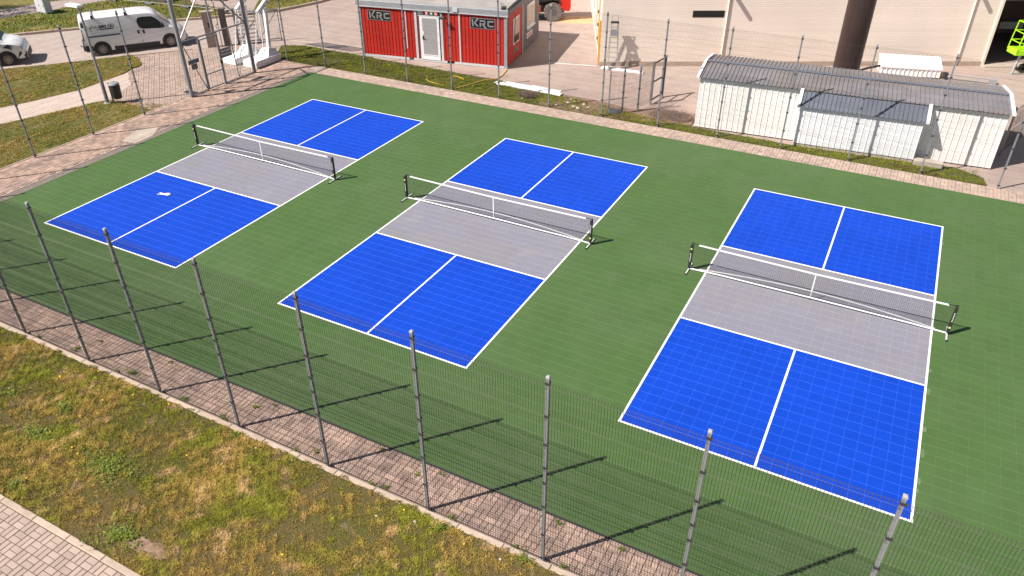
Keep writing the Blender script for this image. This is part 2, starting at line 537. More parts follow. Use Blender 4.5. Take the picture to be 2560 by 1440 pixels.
def basket(poly, mod, ang=0.0, origin=(0, 0), half=True):
    """basket weave cells inside a polygon -> list of (x, y, rot)"""
    xs = [p[0] for p in poly]; ys = [p[1] for p in poly]
    out = []
    ca, sa = math.cos(ang), math.sin(ang)
    r = math.hypot(max(xs) - min(xs), max(ys) - min(ys)) / mod + 2
    n = int(r)
    mx, my = (min(xs) + max(xs)) / 2, (min(ys) + max(ys)) / 2
    mx = origin[0] + round((mx - origin[0]) / (2 * mod)) * 2 * mod
    my = origin[1] + round((my - origin[1]) / (2 * mod)) * 2 * mod
    for i in range(-n, n):
        for j in range(-n, n):
            for k in (-1, 1):
                if (i + j) % 2 == 0:
                    lx, ly, rr = i * mod, j * mod + k * mod / 4, 0.0
                else:
                    lx, ly, rr = i * mod + k * mod / 4, j * mod, math.pi / 2
                x = mx + ca * lx - sa * ly; y = my + sa * lx + ca * ly
                if in_poly(x, y, poly):
                    out.append((x, y, rr + ang))
    return out


def lay(name, poly, mod, mat, bed, label, ang=0.0, origin=(0, 0), solo_n=0, ztop=0.0, gap=0.011, view_only=True, jit=0.002):
    base = sheet(name, poly, ztop - 0.02, bed, label=label, thick=0.02)
    cells = basket(poly, mod, ang, origin)
    if view_only:
        cells = [c for c in cells if in_view((c[0], c[1], 0), 120)]
    w, l = mod - gap, mod / 2 - gap
    cells.sort(key=lambda c: px((c[0], c[1], 0))[2])
    vis = [c for c in cells if in_view((c[0], c[1], 0), -5)]
    solo = vis[:solo_n]
    sset = set(solo)
    variants = [paver_mesh(w, l, mat, t) for t in (-1, -0.6, -0.2, 0.2, 0.6, 1.0)] if solo_n else []
    for c in solo:
        obj('paver', rnd.choice(variants), base, (c[0], c[1], ztop + rnd.uniform(-jit, jit)), c[2])
    rest = [c for c in cells if c not in sset]
    if rest:
        A = np.array(rest)
        b = 0.006
        hx, hy = w / 2, l / 2
        pv = np.array([(-hx, -hy, -0.012), (hx, -hy, -0.012), (hx, hy, -0.012), (-hx, hy, -0.012),
                       (-hx, -hy, -b), (hx, -hy, -b), (hx, hy, -b), (-hx, hy, -b),
                       (-hx + b, -hy + b, 0), (hx - b, -hy + b, 0), (hx - b, hy - b, 0), (-hx + b, hy - b, 0)])
        pf = np.array([(0, 1, 5, 4), (1, 2, 6, 5), (2, 3, 7, 6), (3, 0, 4, 7), (4, 5, 9, 8), (5, 6, 10, 9), (6, 7, 11, 10), (7, 4, 8, 11), (8, 9, 10, 11)])
        n = len(A)
        c_, s_ = np.cos(A[:, 2])[:, None], np.sin(A[:, 2])[:, None]
        V = np.zeros((n, 12, 3))
        V[:, :, 0] = A[:, 0:1] + c_ * pv[None, :, 0] - s_ * pv[None, :, 1]
        V[:, :, 1] = A[:, 1:2] + s_ * pv[None, :, 0] + c_ * pv[None, :, 1]
        V[:, :, 2] = pv[None, :, 2] + ztop + nrg.uniform(-jit, jit, n)[:, None]
        F = (np.arange(n)[:, None, None] * 12 + pf[None]).reshape(-1, 4)
        T = np.repeat(nrg.uniform(-1, 1, n), 9)
        o = obj('pavers', np_mesh('pavers', V.reshape(-1, 3), F, mat, T), base)
        o['kind'] = 'stuff'
    return base


XR = 31.4
lay('brick_paving', [(-5.3, -4.06), (XR, -4.06), (XR, GY0 - 0.05), (-5.3, GY0 - 0.05)], 0.24, M_PAVED, M_BED,
    'brown block paving strip under the near fence', origin=(0, -4.06 + 0.12), solo_n=300)
lay('brick_paving', [(-5.33, GY0 - 0.05), (-3.24, GY0 - 0.05), (-3.24, 17.46), (-5.33, 17.46)], 0.24, M_PAVED, M_BED,
    'brown block paving strip along the left fence', origin=(-5.21, 0), solo_n=300)
lay('brick_paving', [(-3.24, GY1 + 0.03), (XR, GY1 + 0.03), (XR, 17.46), (-3.24, 17.46)], 0.24, M_PAVE, M_BEDF,
    'tan block paving strip along the far fence', origin=(0, 16.65))
plaza = [(-5.36, 9.1), (-5.36, 17.6), (-6.1, 17.4), (-7.6, 19.2), (-9.2, 18.9), (-11.1, 16.75), (-13.1, 14.45), (-11.35, 13.55), (-10.9, 12.2), (-9.2, 11.0), (-8.4, 9.1)]
lay('block_plaza', plaza, 0.24, M_PAVE, M_BEDF, 'tan block paving outside the tall gate', ang=R(49), origin=(-8, 14), ztop=-0.004)
# asphalt strip and kerb between the left paving and the tiles
sheet('asphalt_strip', [(-3.12, GY0 - 0.05), (GX0 - 0.03, GY0 - 0.05), (GX0 - 0.03, GY1 + 0.02), (-3.12, GY1 + 0.02)], -0.004, M_STRIP,
      label='dark asphalt strip between left paving and green tiles', thick=0.03)
sheet('concrete_patch', [(-3.62, 5.95), (-2.95, 6.05), (-2.98, 6.95), (-3.55, 7.75), (-4.05, 7.0)], 0.003, M_CONC,
      label='pale concrete patch in the left paving', thick=0.02)


def kerb_line(name, p0, p1, w, z0, z1, label, L=1.0, mat=M_KERB, view=True):
    p0 = Vector((*p0, 0)); p1 = Vector((*p1, 0))
    d = p1 - p0; n = max(1, round(d.length / L)); a = math.atan2(d.y, d.x)
    base = bpy.data.objects.new(name, None)
    COL.objects.link(base)
    tag(base, label, kind='structure')
    l = d.length / n
    vs = []
    for t in (-1, -0.4, 0.2, 0.8):
        mb = MB(); mb.tint = t
        mb.bbox(0.006, l - 0.006, -w / 2, w / 2, z0, z1, 0.012)
        vs.append(mb.mesh('kerb_stone', mat))
    for i in range(n):
        c = p0 + d * (i / n)
        if view and not (in_view(c, 200) or in_view(p0 + d * ((i + 1) / n), 200)):
            continue
        obj('kerb_stone', rnd.choice(vs), base, (c.x, c.y, rnd.uniform(-0.004, 0.004)), a + rnd.uniform(-0.004, 0.004))
    return base


kerb_line('kerb', (-5.4, -4.19), (XR, -4.19), 0.13, -0.1, 0.012, 'pale kerb stones between near paving and lawn')
kerb_line('kerb', (-3.18, GY0), (-3.18, 16.6), 0.09, -0.1, 0.008, 'pale edging beside the asphalt strip')
kerb_line('kerb', (-5.39, -4.1), (-5.39, 10.6), 0.08, -0.1, 0.012, 'pale edging between left paving and grass')
kerb_line('kerb', (4.0, -7.88), (16.0, -7.88), 0.13, -0.1, 0.012, 'pale kerb stones between lawn and walkway')
walk = [(4.0, -12.0), (16.0, -12.0), (16.0, -7.955), (4.0, -7.955)]
lay('walkway', walk, 0.247, M_PAVEW, M_BED, 'pale basket-weave walkway in the near corner', origin=(0.02, -7.955 - 0.1235), solo_n=300, gap=0.012)

# road kerbs (raised)
for a, b in zip(road_far[:-1], road_far[1:]):
    kerb_line('kerb', a, b, 0.15, -0.2, 0.10, 'raised kerb stones on the far side of the road', 1.2)
yk = [(-14.95, 22.68), (-13.8, 24.3), (-12.95, 25.56), (-12.44, 27.29), (-12.16, 28.57), (-11.9, 33), (-11.8, 40)]
for a, b in zip(yk[:-1], yk[1:]):
    kerb_line('kerb', a, b, 0.15, -0.2, 0.10, 'raised kerb stones around the grass island by the yard', 1.2)
for a, b in zip(road_near[:-2], road_near[1:-1]):
    kerb_line('kerb', a, b, 0.10, -0.2, 0.004, 'flush kerb stones on the near side of the road', 1.0)
sheet('painted_line', [(7.3, 23.62), (9.62, 24.2), (9.62, 24.28), (7.28, 23.70)], -0.044, M_WLINE, label='thin white line painted on the yard')
sheet('painted_line', [(-8.0, 20.62), (-2.4, 21.22), (-2.42, 21.30), (-8.02, 20.70)], -0.044, pmat('worn_line', (0.62, 0.53, 0.47), 0.8, var=0.1), label='thin worn line on the yard left of the cabin')

# ------------------------------------------------------------------ lawns
near_lawn = [(2.0, -7.815), (16.0, -7.815), (23.5, -7.815), (23.5, -4.255), (2.0, -4.255)]
left_lawn = [(-5.44, -4.0), (-5.44, 10.0), (-5.62, 9.75), (-8.2, 9.0), (-8.6, 8.55), (-8.85, 7.6), (-9.4, 6.2), (-9.95, 4.6), (-11.0, 1.5), (-11.8, -4.0)]
mid_lawn = [(-24.0, 1.5), (-17.2, 9.5), (-14.75, 12.3), (-13.35, 14.45), (-12.0, 13.9), (-11.3, 13.3), (-11.35, 12.8), (-10.9, 11.6), (-10.75, 9.3), (-11.3, 7.2), (-11.85, 5.9), (-13.2, 1.5), (-14, -4)]
path_pts = [(-11.0, 1.5), (-9.95, 4.6), (-9.4, 6.2), (-8.85, 7.6), (-8.6, 8.55), (-8.3, 9.2), (-9.2, 11.0), (-10.9, 12.2), (-10.9, 11.6), (-10.75, 9.3), (-11.3, 7.2), (-11.85, 5.9), (-13.2, 1.5)]
sheet('path', path_pts, -0.012, pmat('path_concrete', (0.50, 0.40, 0.345), 0.85, var=0.07, scale=2, bump=0.15), label='pale footpath left of the fence')
far_verge = [(-5.0, 17.54), (13.0, 17.54), (16.45, 17.54), (27.5, 17.54), (27.4, 18.2), (26.4, 18.75), (25.0, 18.45), (20.6, 18.1), (16.5, 18.2), (14.3, 18.35), (13.3, 18.55),
             (12.0, 18.9), (9.9, 19.15), (8.2, 19.25), (6.6, 19.75), (2.0, 19.85), (-2.3, 19.95), (-6.15, 20.0), (-7.35, 19.5), (-6.1, 17.55)]
kerb_out = [(-32.1, 2.55), (-23.13, 13.38), (-20.56, 16.68), (-17.78, 19.82), (-15.03, 22.75)]
top_lawn = kerb_out + [(-16.4, 24.0), (-19.5, 24.2), (-22, 26), (-24.3, 25.0), (-25.3, 21.5), (-26.2, 17.8), (-27.3, 14.5), (-29.5, 9.0), (-34, 2.5)]
island = [(-15.5, 26.2), (-14.05, 24.3), (-13.1, 25.6), (-12.58, 27.3), (-12.3, 28.6), (-12.05, 33), (-12, 40), (-18, 40), (-17.5, 29)]
outer_lawn = [(-37, 2.5), (-31.8, 9.5), (-29.7, 15.0), (-28.6, 18.5), (-27.6, 22.5), (-26.8, 28.0), (-60, 34), (-70, 2)]
back_lawn = [(-26.0, 25.8), (-24.0, 25.6), (-21.8, 26.6), (-20, 25.4), (-18.2, 26.0), (-19, 34), (-26, 36)]
LAWNS = [('lawn', near_lawn, 'patchy olive lawn between walkway and near fence', M_SOIL, 0.0),
         ('lawn', left_lawn, 'grass strip between left fence and footpath', M_FARG, -0.008),
         ('lawn', mid_lawn, 'grass triangle between footpath and road', M_FARG, -0.008),
         ('lawn', far_verge, 'green verge between far fence and yard', M_VERGE, 0.004),
         ('lawn', top_lawn, 'grass beyond the road kerb', M_FARG, 0.06),
         ('lawn', island, 'grass island beyond the yard kerb', M_FARG, 0.06),
         ('lawn', outer_lawn, 'grass beyond the distant footway', M_FARG, 0.05),
         ('lawn', back_lawn, 'grass far behind the vans', M_FARG, 0.05)]
for nm, poly, lab, m, z in LAWNS:
    sheet(nm, poly, z, m, label=lab, thick=0.06)
sheet('footway', [(-34, 2.5), (-29.5, 9.0), (-27.3, 14.5), (-26.2, 17.8), (-25.3, 21.5), (-24.2, 26.5), (-26.8, 28.0), (-27.6, 22.5), (-28.6, 18.5), (-29.7, 15.0), (-31.8, 9.5), (-37, 2.5)],
      0.045, pmat('footway_asphalt', (0.32, 0.255, 0.235), 0.9, var=0.12, scale=1), label='distant footway behind the grass', thick=0.05)
# dirt and rubble by the small fence
dirt_o = sheet('rubble_ground', [(9.6, 17.56), (13.2, 17.56), (16.4, 18.3), (16.3, 19.7), (14.6, 19.6), (13.5, 18.95), (12.0, 19.3), (9.9, 19.35), (9.2, 18.4)], 0.012, M_DIRT, label='brown dirt with rubble beside the small fence', thick=0.03)


def blades(name, polys, dens, hgt, mat, label, wid=0.007, lean=0.55, z0=0.0, clump=0.0, seed=1, bare=True):
    g = np.random.default_rng(seed)
    P = []
    for poly in polys:
        A = np.array(poly)
        x0, y0 = A.min(0); x1, y1 = A.max(0)
        n = int((x1 - x0) * (y1 - y0) * dens)
        X = g.uniform(x0, x1, n); Y = g.uniform(y0, y1, n)
        ins = np.zeros(n, bool)
        m = len(A)
        for i in range(m):
            xa, ya = A[i]; xb, yb = A[i - 1]
            if ya == yb:
                continue
            c = ((ya > Y) != (yb > Y)) & (X < (xb - xa) * (Y - ya) / (yb - ya) + xa)
            ins ^= c
        X, Y = X[ins], Y[ins]
        # only what the picture can see
        B = np.stack([X, Y, np.zeros_like(X), np.ones_like(X)])
        Q = np.array(CM) @ B
        u = 1280 + FPX * Q[0] / -Q[2]; v = 720 - FPX * Q[1] / -Q[2]
        k = (u > -150) & (u < 2710) & (v > -120) & (v < 1560)
        P.append(np.stack([X[k], Y[k]], 1))
    P = np.concatenate(P)
    # clumping field
    f = np.zeros(len(P))
    for s, a, ox in ((0.9, 0.7, 3.1), (2.3, 0.6, 9.7), (6.5, 0.8, 1.3), (14.0, 0.8, 2.2)):
        th = g.uniform(0, 6.28, 6); kx = np.cos(th) * s * g.uniform(0.7, 1.4, 6); ky = np.sin(th) * s * g.uniform(0.7, 1.4, 6); ph = g.uniform(0, 6.28, 6)
        f += a * np.sin(P[:, :1] * kx * 2 + P[:, 1:] * ky * 2 + ph).mean(1)
    f /= 1.0
    if bare:
        keep = g.uniform(0, 1, len(P)) < np.clip(0.85 + f * 0.9, 0.38, 1)
        P, f = P[keep], f[keep]
    n = len(P)
    h = hgt * g.uniform(0.45, 1.25, n) * np.clip(1 + f * 0.8, 0.45, 2.0)
    a = g.uniform(0, 2 * np.pi, n); l = g.uniform(0.15, 1, n) * lean
    w = wid * g.uniform(0.7, 1.4, n)
    ca, sa = np.cos(a), np.sin(a)
    V = np.zeros((n, 5, 3))
    bx = -sa * w / 2; by = ca * w / 2
    V[:, 0, 0] = P[:, 0] - bx; V[:, 0, 1] = P[:, 1] - by
    V[:, 1, 0] = P[:, 0] + bx; V[:, 1, 1] = P[:, 1] + by
    mx = P[:, 0] + ca * h * l * 0.4; my = P[:, 1] + sa * h * l * 0.4
    V[:, 2, 0] = mx + bx * 0.8; V[:, 2, 1] = my + by * 0.8; V[:, 2, 2] = h * 0.6
    V[:, 3, 0] = mx - bx * 0.8; V[:, 3, 1] = my - by * 0.8; V[:, 3, 2] = h * 0.6
    V[:, 4, 0] = P[:, 0] + ca * h * l * 1.3; V[:, 4, 1] = P[:, 1] + sa * h * l * 1.3; V[:, 4, 2] = h * (1 - 0.35 * l)
    V[:, :, 2] += z0 - 0.004
    F = np.array([(0, 1, 2), (0, 2, 3), (3, 2, 4)])
    F = (np.arange(n)[:, None, None] * 5 + F[None]).reshape(-1, 3)
    T = np.repeat(np.clip(f * 0.7 + g.uniform(-0.8, 0.8, n), -1, 1), 3)
    o = obj(name, np_mesh(name, V.reshape(-1, 3), F, mat, T))
    tag(o, label, 'grass', kind='stuff')
    return o


blades('grass', [near_lawn], 8000, 0.040, M_BLADE, 'short dry olive grass of the near lawn', wid=0.0085, lean=0.95, seed=3)
blades('grass', [[(4.0, -7.8), (11.0, -7.8), (14.5, -6.4), (15.5, -4.27), (4.0, -4.27)]], 1500, 0.045, M_BLADEG, 'finer green grass at the left of the near lawn', wid=0.008, seed=13)
blades('grass', [left_lawn, mid_lawn], 1100, 0.045, M_BLADE, 'short dry grass left of the fence', wid=0.013, lean=0.9, seed=4)
blades('grass', [far_verge], 1700, 0.07, M_BLADEG, 'greener grass of the far verge', wid=0.012, seed=5)
blades('grass', [top_lawn, island], 140, 0.08, M_BLADEG, 'green grass beyond the road', wid=0.04, z0=0.06, seed=6)


ov = []
x_ = 3.0
while x_ < 23.0:
    w_ = rnd.uniform(0.12, 0.5)
    if rnd.random() < 0.55:
        d_ = rnd.uniform(0.02, 0.085)
        ov.append([(x_, -4.27), (x_ + w_, -4.27), (x_ + w_ * 0.7, -4.255 + d_), (x_ + w_ * 0.3, -4.255 + d_ * rnd.uniform(.5, 1))])
    if rnd.random() < 0.35 and x_ < 15.5:
        d_ = rnd.uniform(0.02, 0.06)
        ov.append([(x_, -7.80), (x_ + w_ * 0.3, -7.815 - d_), (x_ + w_ * 0.7, -7.815 - d_ * 0.7), (x_ + w_, -7.80)])
    x_ += w_ * rnd.uniform(0.7, 1.5)
blades('grass', ov, 5200, 0.05, M_BLADE, 'grass creeping over the lawn kerbs', wid=0.009, z0=0.012, seed=12, bare=False)


for (X, Y, ra) in ((372, 1372, 0.30),):
    c = ray_ground(X, Y)
    pp = []
    for k in range(18):
        t = 2 * math.pi * k / 18
        q = ra * (1 + 0.22 * math.sin(2 * t + X) + 0.15 * math.sin(5 * t + Y)) * rnd.uniform(0.9, 1.1)
        pp.append((c.x + math.cos(t) * q * 1.3, c.y + math.sin(t) * q * 0.7, 0.012))
    mb = MB()
    mb.add([(c.x, c.y, 0.026)] + pp, [(0, k + 1, (k + 1) % 18 + 1) for k in range(18)])
    tag(mb.build('bare_soil', M_DIRT), 'bare reddish soil showing through the near lawn', kind='structure')


def weed_patch(x, y, r, n, label, h=0.07, seed=0):
    g = random.Random(seed)
    mb = MB()
    for _ in range(n):
        a = g.uniform(0, 6.28); q = r * 0.9 * abs(g.gauss(0, 0.62)) * (1 + 0.45 * math.sin(a * 3 + seed) + 0.3 * math.sin(a * 5 + 2 * seed))
        cx, cy = x + math.cos(a) * q * 1.7, y + math.sin(a) * q * 0.9
        mb.tint = g.uniform(-1, 1)
        L = g.uniform(0.03, 0.075); w = L * g.uniform(0.25, 0.5); th = g.uniform(0, 6.28); zz = g.uniform(0.005, h)
        d = Vector((math.cos(th), math.sin(th), g.uniform(0.0, 0.8))).normalized(); s = Vector((-math.sin(th), math.cos(th), g.uniform(-.3, .3)))
        p = Vector((cx, cy, zz))
        mb.add([p, p + d * L * 0.45 + s * w / 2, p + d * L, p + d * L * 0.45 - s * w / 2], [(0, 1, 2, 3)])
    o = mb.build('weed_patch', M_WEED)
    tag(o, label, 'weeds', kind='stuff')


for k, (X, Y, r, n) in enumerate(((265, 1165, 0.55, 1700), (90, 1085, 0.45, 900), (300, 1340, 0.32, 1000), (40, 1215, 0.2, 260), (160, 1020, 0.22, 260), (590, 1090, 0.12, 140), (330, 935, 0.13, 130), (1100, 1320, 0.12, 160), (1310, 1400, 0.14, 160), (460, 1000, 0.10, 90), (30, 985, 0.2, 240))):
    c = ray_ground(X, Y)
    weed_patch(c.x, c.y, r, n, 'bright green leafy weeds spreading in the near lawn', seed=k)
for k, (X, Y, r, n) in enumerate(((2165, 375, 0.25, 240), (2430, 440, 0.25, 200), (560, 165, 0.2, 60))):
    c = ray_ground(X, Y)
    weed_patch(c.x, c.y, r, n, 'leafy weeds growing at the far fence foot', h=0.22, seed=40 + k)

for k in range(26):
    weed_patch(rnd.uniform(5.0, 23.0), rnd.choice((-4.05, -3.93, -3.7, -3.46, -3.22, -4.08, -4.1)), rnd.uniform(0.03, 0.07), rnd.randint(18, 50), 'small weeds growing in the joints of the near paving', h=0.03, seed=80 + k)

# ------------------------------------------------------------------ dandelions and stones
fl = MB()
for k in range(10):
    t = 2 * math.pi * k / 10
    fl.add([(0, 0, 0.062), (math.cos(t - .3) * 0.03, math.sin(t - .3) * 0.03, 0.058), (math.cos(t) * 0.038, math.sin(t) * 0.038, 0.055), (math.cos(t + .3) * 0.03, math.sin(t + .3) * 0.03, 0.058)], [(0, 1, 2, 3)])
fl_me = fl.mesh('flower', M_YEL)
st_me = MB().tube([(0, 0, -0.003), (0.004, 0, 0.06)], 0.003, 5).mesh('stem', M_WEED)
lf = MB()
for k in range(6):
    t = 2 * math.pi * k / 6 + 0.3
    d = Vector((math.cos(t), math.sin(t), 0)); s = Vector((-math.sin(t), math.cos(t), 0))
    lf.add([d * 0.006 + Vector((0, 0, .002)), d * 0.05 + s * 0.014 + Vector((0, 0, .012)), d * 0.09 + Vector((0, 0, .006)), d * 0.05 - s * 0.014 + Vector((0, 0, .012))], [(0, 1, 2, 3)])
lf_me = lf.mesh('leaf', M_WEED)
for (X, Y) in ((180, 1118), (194, 1134), (66, 1195), (38, 1209), (246, 928), (422, 1010), (445, 1009), (332, 987), (467, 1138), (706, 1386), (257, 1000), (150, 942), (1010, 1275), (1160, 1360), (591, 1083), (200, 1040), (150, 940)):
    c = ray_ground(X, Y, 0.04)
    t = thing('dandelion', 'yellow dandelion flower in the near lawn', 'flower', (c.x, c.y, 0), rnd.uniform(0, 6), 'dandelions in the near lawn')
    t.scale = (0.62, 0.62, 0.8)
    obj('flower', fl_me, t); obj('stem', st_me, t); obj('leaf', lf_me, t)


def rock(r, seed, flat=0.6):
    g = random.Random(seed)
    mb = MB()
    n, m = 7, 5
    pts = []
    for i in range(m):
        ph = math.pi * i / (m - 1)
        for j in range(n):
            t = 2 * math.pi * j / n
            q = r * g.uniform(0.75, 1.2)
            pts.append((math.sin(ph) * math.cos(t) * q, math.sin(ph) * math.sin(t) * q, max(-0.3 * r, math.cos(ph) * q * flat) + 0.25 * r))
    mb.grid(pts, m, n, True)
    return mb.mesh('stone', M_STONE)


rocks = [rock(1.0, s) for s in range(4)]
for (X, Y, r) in ((290, 958, .035), (238, 870 + 75, .03), (860, 1232 - 60, .03), (940, 1290, .03), (1038, 1305, .035), (1160, 1352, .03), (555, 1160, .025), (85, 872, .03), (730, 1150, .028), (640, 1120, .028), (690, 1135, .02), (1250, 1398, .025), (510, 1042, .025), (360, 1010, .02)):
    c = ray_ground(X, Y)
    o = obj('stone', rnd.choice(rocks), None, (c.x, c.y, 0.0), rnd.uniform(0, 6))
    o.scale = (r * 1.2, r, r * 0.8)
    tag(o, 'small pale stone lying in the near lawn', 'stone', 'pale stones in the near lawn')
for (X, Y, r) in ((1434, 268, .09), (1445, 272, .10), (1436, 256, .07), (1420, 258, .08), (1412, 262, .06), (1460, 262, .08), (1390, 263, .05), (1470, 270, .07), (1428, 250, .07), (1305, 247, .05), (1400, 250, .05)):
    c = ray_ground(X, Y)
    o = obj('stone', rnd.choice(rocks), None, (c.x, c.y, 0.01), rnd.uniform(0, 6))
    o.scale = (r * 1.1, r, r * 0.9)
    tag(o, 'pale rubble stone lying behind the far fence', 'stone', 'rubble stones behind the far fence')

# ================================================================== FENCES
POST_H = 4.42
FOLDS_LO = (0.16, 0.76, 1.50, 2.12)
FOLDS_HI = (2.46, 3.00, 3.62, 4.28)


def wire_panel_mesh(L, z0, z1, folds, r=0.0028, step=0.05, spike=0.03):
    """welded wire panel with pressed V folds, along local X, at y = 0"""
    def yoff(z):
        for f in folds:
            if abs(z - f) < 0.05:
                return -0.035 * (1 - abs(z - f) / 0.05)
        return 0.0
    zs = [z0]
    for f in folds:
        for q in (f - 0.05, f, f + 0.05):
            if z0 < q < z1:
                zs.append(q)
    zs.append(z1 + spike)
    zs = sorted(set(zs))
    n = int(L / step)
    xs = (np.arange(n) + 0.5) * (L / n)
    prof = np.array([(yoff(z), z) for z in zs])
    k = len(prof)
    ring = np.array([(-r, 0), (0, -r), (r, 0), (0, r)])
    V = np.zeros((n, k, 4, 3))
    V[..., 0] = xs[:, None, None] + ring[None, None, :, 0]
    V[..., 1] = prof[None, :, None, 0] + ring[None, None, :, 1]
    V[..., 2] = prof[None, :, None, 1]
    base = (np.arange(n)[:, None, None] * k + np.arange(k - 1)[None, :, None]) * 4
    j = np.arange(4)
    F = np.stack([base + j, base + (j + 1) % 4, base + 4 + (j + 1) % 4, base + 4 + j], -1).reshape(-1, 4)
    hz = []
    z = z0 + 0.015
    while z < z1:
        if all(abs(z - f) > 0.09 for f in folds):
            hz.append(z)
        z += 0.2
    for f in folds:
        hz += [f, f + 0.05]
    hz = np.array([q for q in hz if z0 <= q <= z1 + 0.02])
    m = len(hz)
    H = np.zeros((m, 2, 4, 3))
    H[:, 0, :, 0] = 0; H[:, 1, :, 0] = L
    H[..., 1] = np.array([yoff(q) for q in hz])[:, None, None] - r * 1.6 + ring[None, None, :, 0] * 0.9
    H[..., 2] = hz[:, None, None] + ring[None, None, :, 1] * 0.9
    b2 = np.arange(m)[:, None] * 8
    F2 = np.stack([b2 + j, b2 + (j + 1) % 4, b2 + 4 + (j + 1) % 4, b2 + 4 + j], -1).reshape(-1, 4) + n * k * 4
    return np_mesh('wire_panel', np.concatenate([V.reshape(-1, 3), H.reshape(-1, 3)]), np.concatenate([F, F2]), M_WIRE)


PANELS = {}


def wire_panel(L, z0, z1, folds, r):
    key = (round(L, 2), z0, z1, r)
    if key not in PANELS:
        PANELS[key] = wire_panel_mesh(L, z0, z1, folds, r)
    return PANELS[key]


pm = MB()
h_ = 0.027
pts = []
for (a, b) in ((-1, -1), (-.35, -1), (-.25, -.8), (.25, -.8), (.35, -1), (1, -1), (1, -.35), (.85, -.25), (.85, .25), (1, .35), (1, 1), (.35, 1), (.25, .8), (-.25, .8), (-.35, 1), (-1, 1), (-1, .35), (-.85, .25), (-.85, -.25), (-1, -.35)):
    pts.append((a * h_, b * h_, -0.04))
pm.poly(pts, (0, 0, POST_H + 0.04 - 0.02))
POST_ME = pm.mesh('post', M_POST)
CAP_ME = MB().bbox(-0.031, 0.031, -0.031, 0.031, POST_H - 0.03, POST_H + 0.02, 0.012).mesh('cap', M_CAP)
CLAMP_ME = MB().box(-0.034, 0.034, -0.044, 0.032, -0.018, 0.018).box(0.030, 0.052, -0.05, -0.01, -0.016, 0.016).mesh('clamp', M_CLAMP)
CLAMP_Z = (0.10, 0.76, 1.50, 2.10, 2.46, 3.00, 3.62, 4.30)


def fence_post(parent, x, top=POST_H):
    p = obj('post', POST_ME, parent, (x, 0, 0))
    obj('cap', CAP_ME, p)
    for z in CLAMP_Z:
        obj('clamp', CLAMP_ME, p, (0, 0, z))
    return p


def fence(label, loc, rz, xs, gaps=(), no_post=(), r=0.0021):
    t = thing('mesh_fence', label, 'fence', loc, rz)
    for i, x in enumerate(xs):
        if i not in no_post:
            fence_post(t, x)
        if i + 1 < len(xs) and i not in gaps:
            L = xs[i + 1] - x - 0.07
            for (z0, z1, fo) in ((0.06, 2.15, FOLDS_LO), (2.20, 4.32, FOLDS_HI)):
                obj('wire_panel', wire_panel(L, z0, z1, fo, r), t, (x + 0.035, -0.045, 0))
    return t


fence('tall grey wire mesh fence along the near lawn', (-4.94, -4.12, 0), 0, [2.52 * k for k in range(0, 15)], r=0.0038)
fence('tall grey wire mesh fence in front of the red cabin and sheds', (-5.16, 17.53, 0), 0, [2.54 * k for k in range(0, 15)])
# the left fence: local x runs along +Y; posts at the gate belong to the gate
ly = [-4.10, -1.86, 0.70, 3.27, 5.86, 8.43, 10.98, 15.20, 17.46]
fence('tall grey wire mesh fence beside the footpath', (-5.22, -4.10, 0), R(90), [y + 4.10 for y in ly], gaps=(6,), no_post=(6, 7, 8))

# ------------------------------------------------------------------ tall gate (local x = world y - 11.06)
gate = thing('sports_gate', 'tall galvanised gate frame with a door and braces opposite the vans', 'gate', (-5.18, 11.06, 0), R(90))
for x in (0.0, 4.08):
    p = MB().bbox(x - 0.06, x + 0.06, -0.06, 0.06, -0.04, 4.75, 0.01).build('gate_post', M_POST, gate)
    MB().box(x - 0.045 if x else x + 0.065, x + 0.065 + 0.045 if not x else x - 0.065, -0.03, 0.03, 0.0, 4.6).build('stop_bar', M_POST, p) if x == 0 else \
        MB().box(x - 0.105, x - 0.065, -0.03, 0.03, 0.0, 4.6).build('stop_bar', M_POST, p)
G = lambda x0, z0, x1, z1, w=0.05, nm='rail', y=0.0, m=M_POST: MB().bar((x0, y, z0), (x1, y, z1), w, w, (0, 1, 0)).build(nm, m, gate)
G(0.06, 2.48, 4.02, 2.48, 0.055)
G(0.06, 4.66, 4.02, 4.66, 0.06)
G(1.96, 2.51, 1.96, 4.63, 0.06, 'mullion')
G(0.07, 2.53, 1.90, 4.58, 0.05, 'brace', 0.03, M_ALU)
G(4.00, 2.53, 2.02, 4.58, 0.05, 'brace', 0.03)
G(0.11, 0.05, 1.0, 0.05, 0.05)
G(2.18, 0.05, 3.96, 0.05, 0.05)
G(0.12, 2.42, 1.00, 0.12, 0.035, 'brace', 0.02)
G(2.94, 2.42, 3.05, 0.10, 0.035, 'brace', 0.02)
G(3.88, 2.42, 3.08, 0.10, 0.03, 'brace', 0.02, M_ALU)
G(1.03, 0.0, 1.03, 2.45, 0.06, 'mullion')
G(2.15, 0.0, 2.15, 2.45, 0.06, 'mullion')
leaf = MB()
for a in (((1.09, 0.06), (1.09, 2.34)), ((2.09, 0.06), (2.09, 2.34)), ((1.09, 2.34), (2.09, 2.34)), ((1.09, 0.08), (2.09, 0.08)), ((1.12, 0.74), (2.06, 0.74))):
    leaf.bar((a[0][0], -0.02, a[0][1]), (a[1][0], -0.02, a[1][1]), 0.045, 0.045, (0, 1, 0))
leaf = leaf.build('door_frame', M_POST, gate)
MB().box(2.03, 2.16, -0.07, -0.045, 1.02, 1.14).bar((2.0, -0.10, 1.08), (2.0, -0.10, 1.2), 0.02).build('lock', M_BLACKM, leaf)
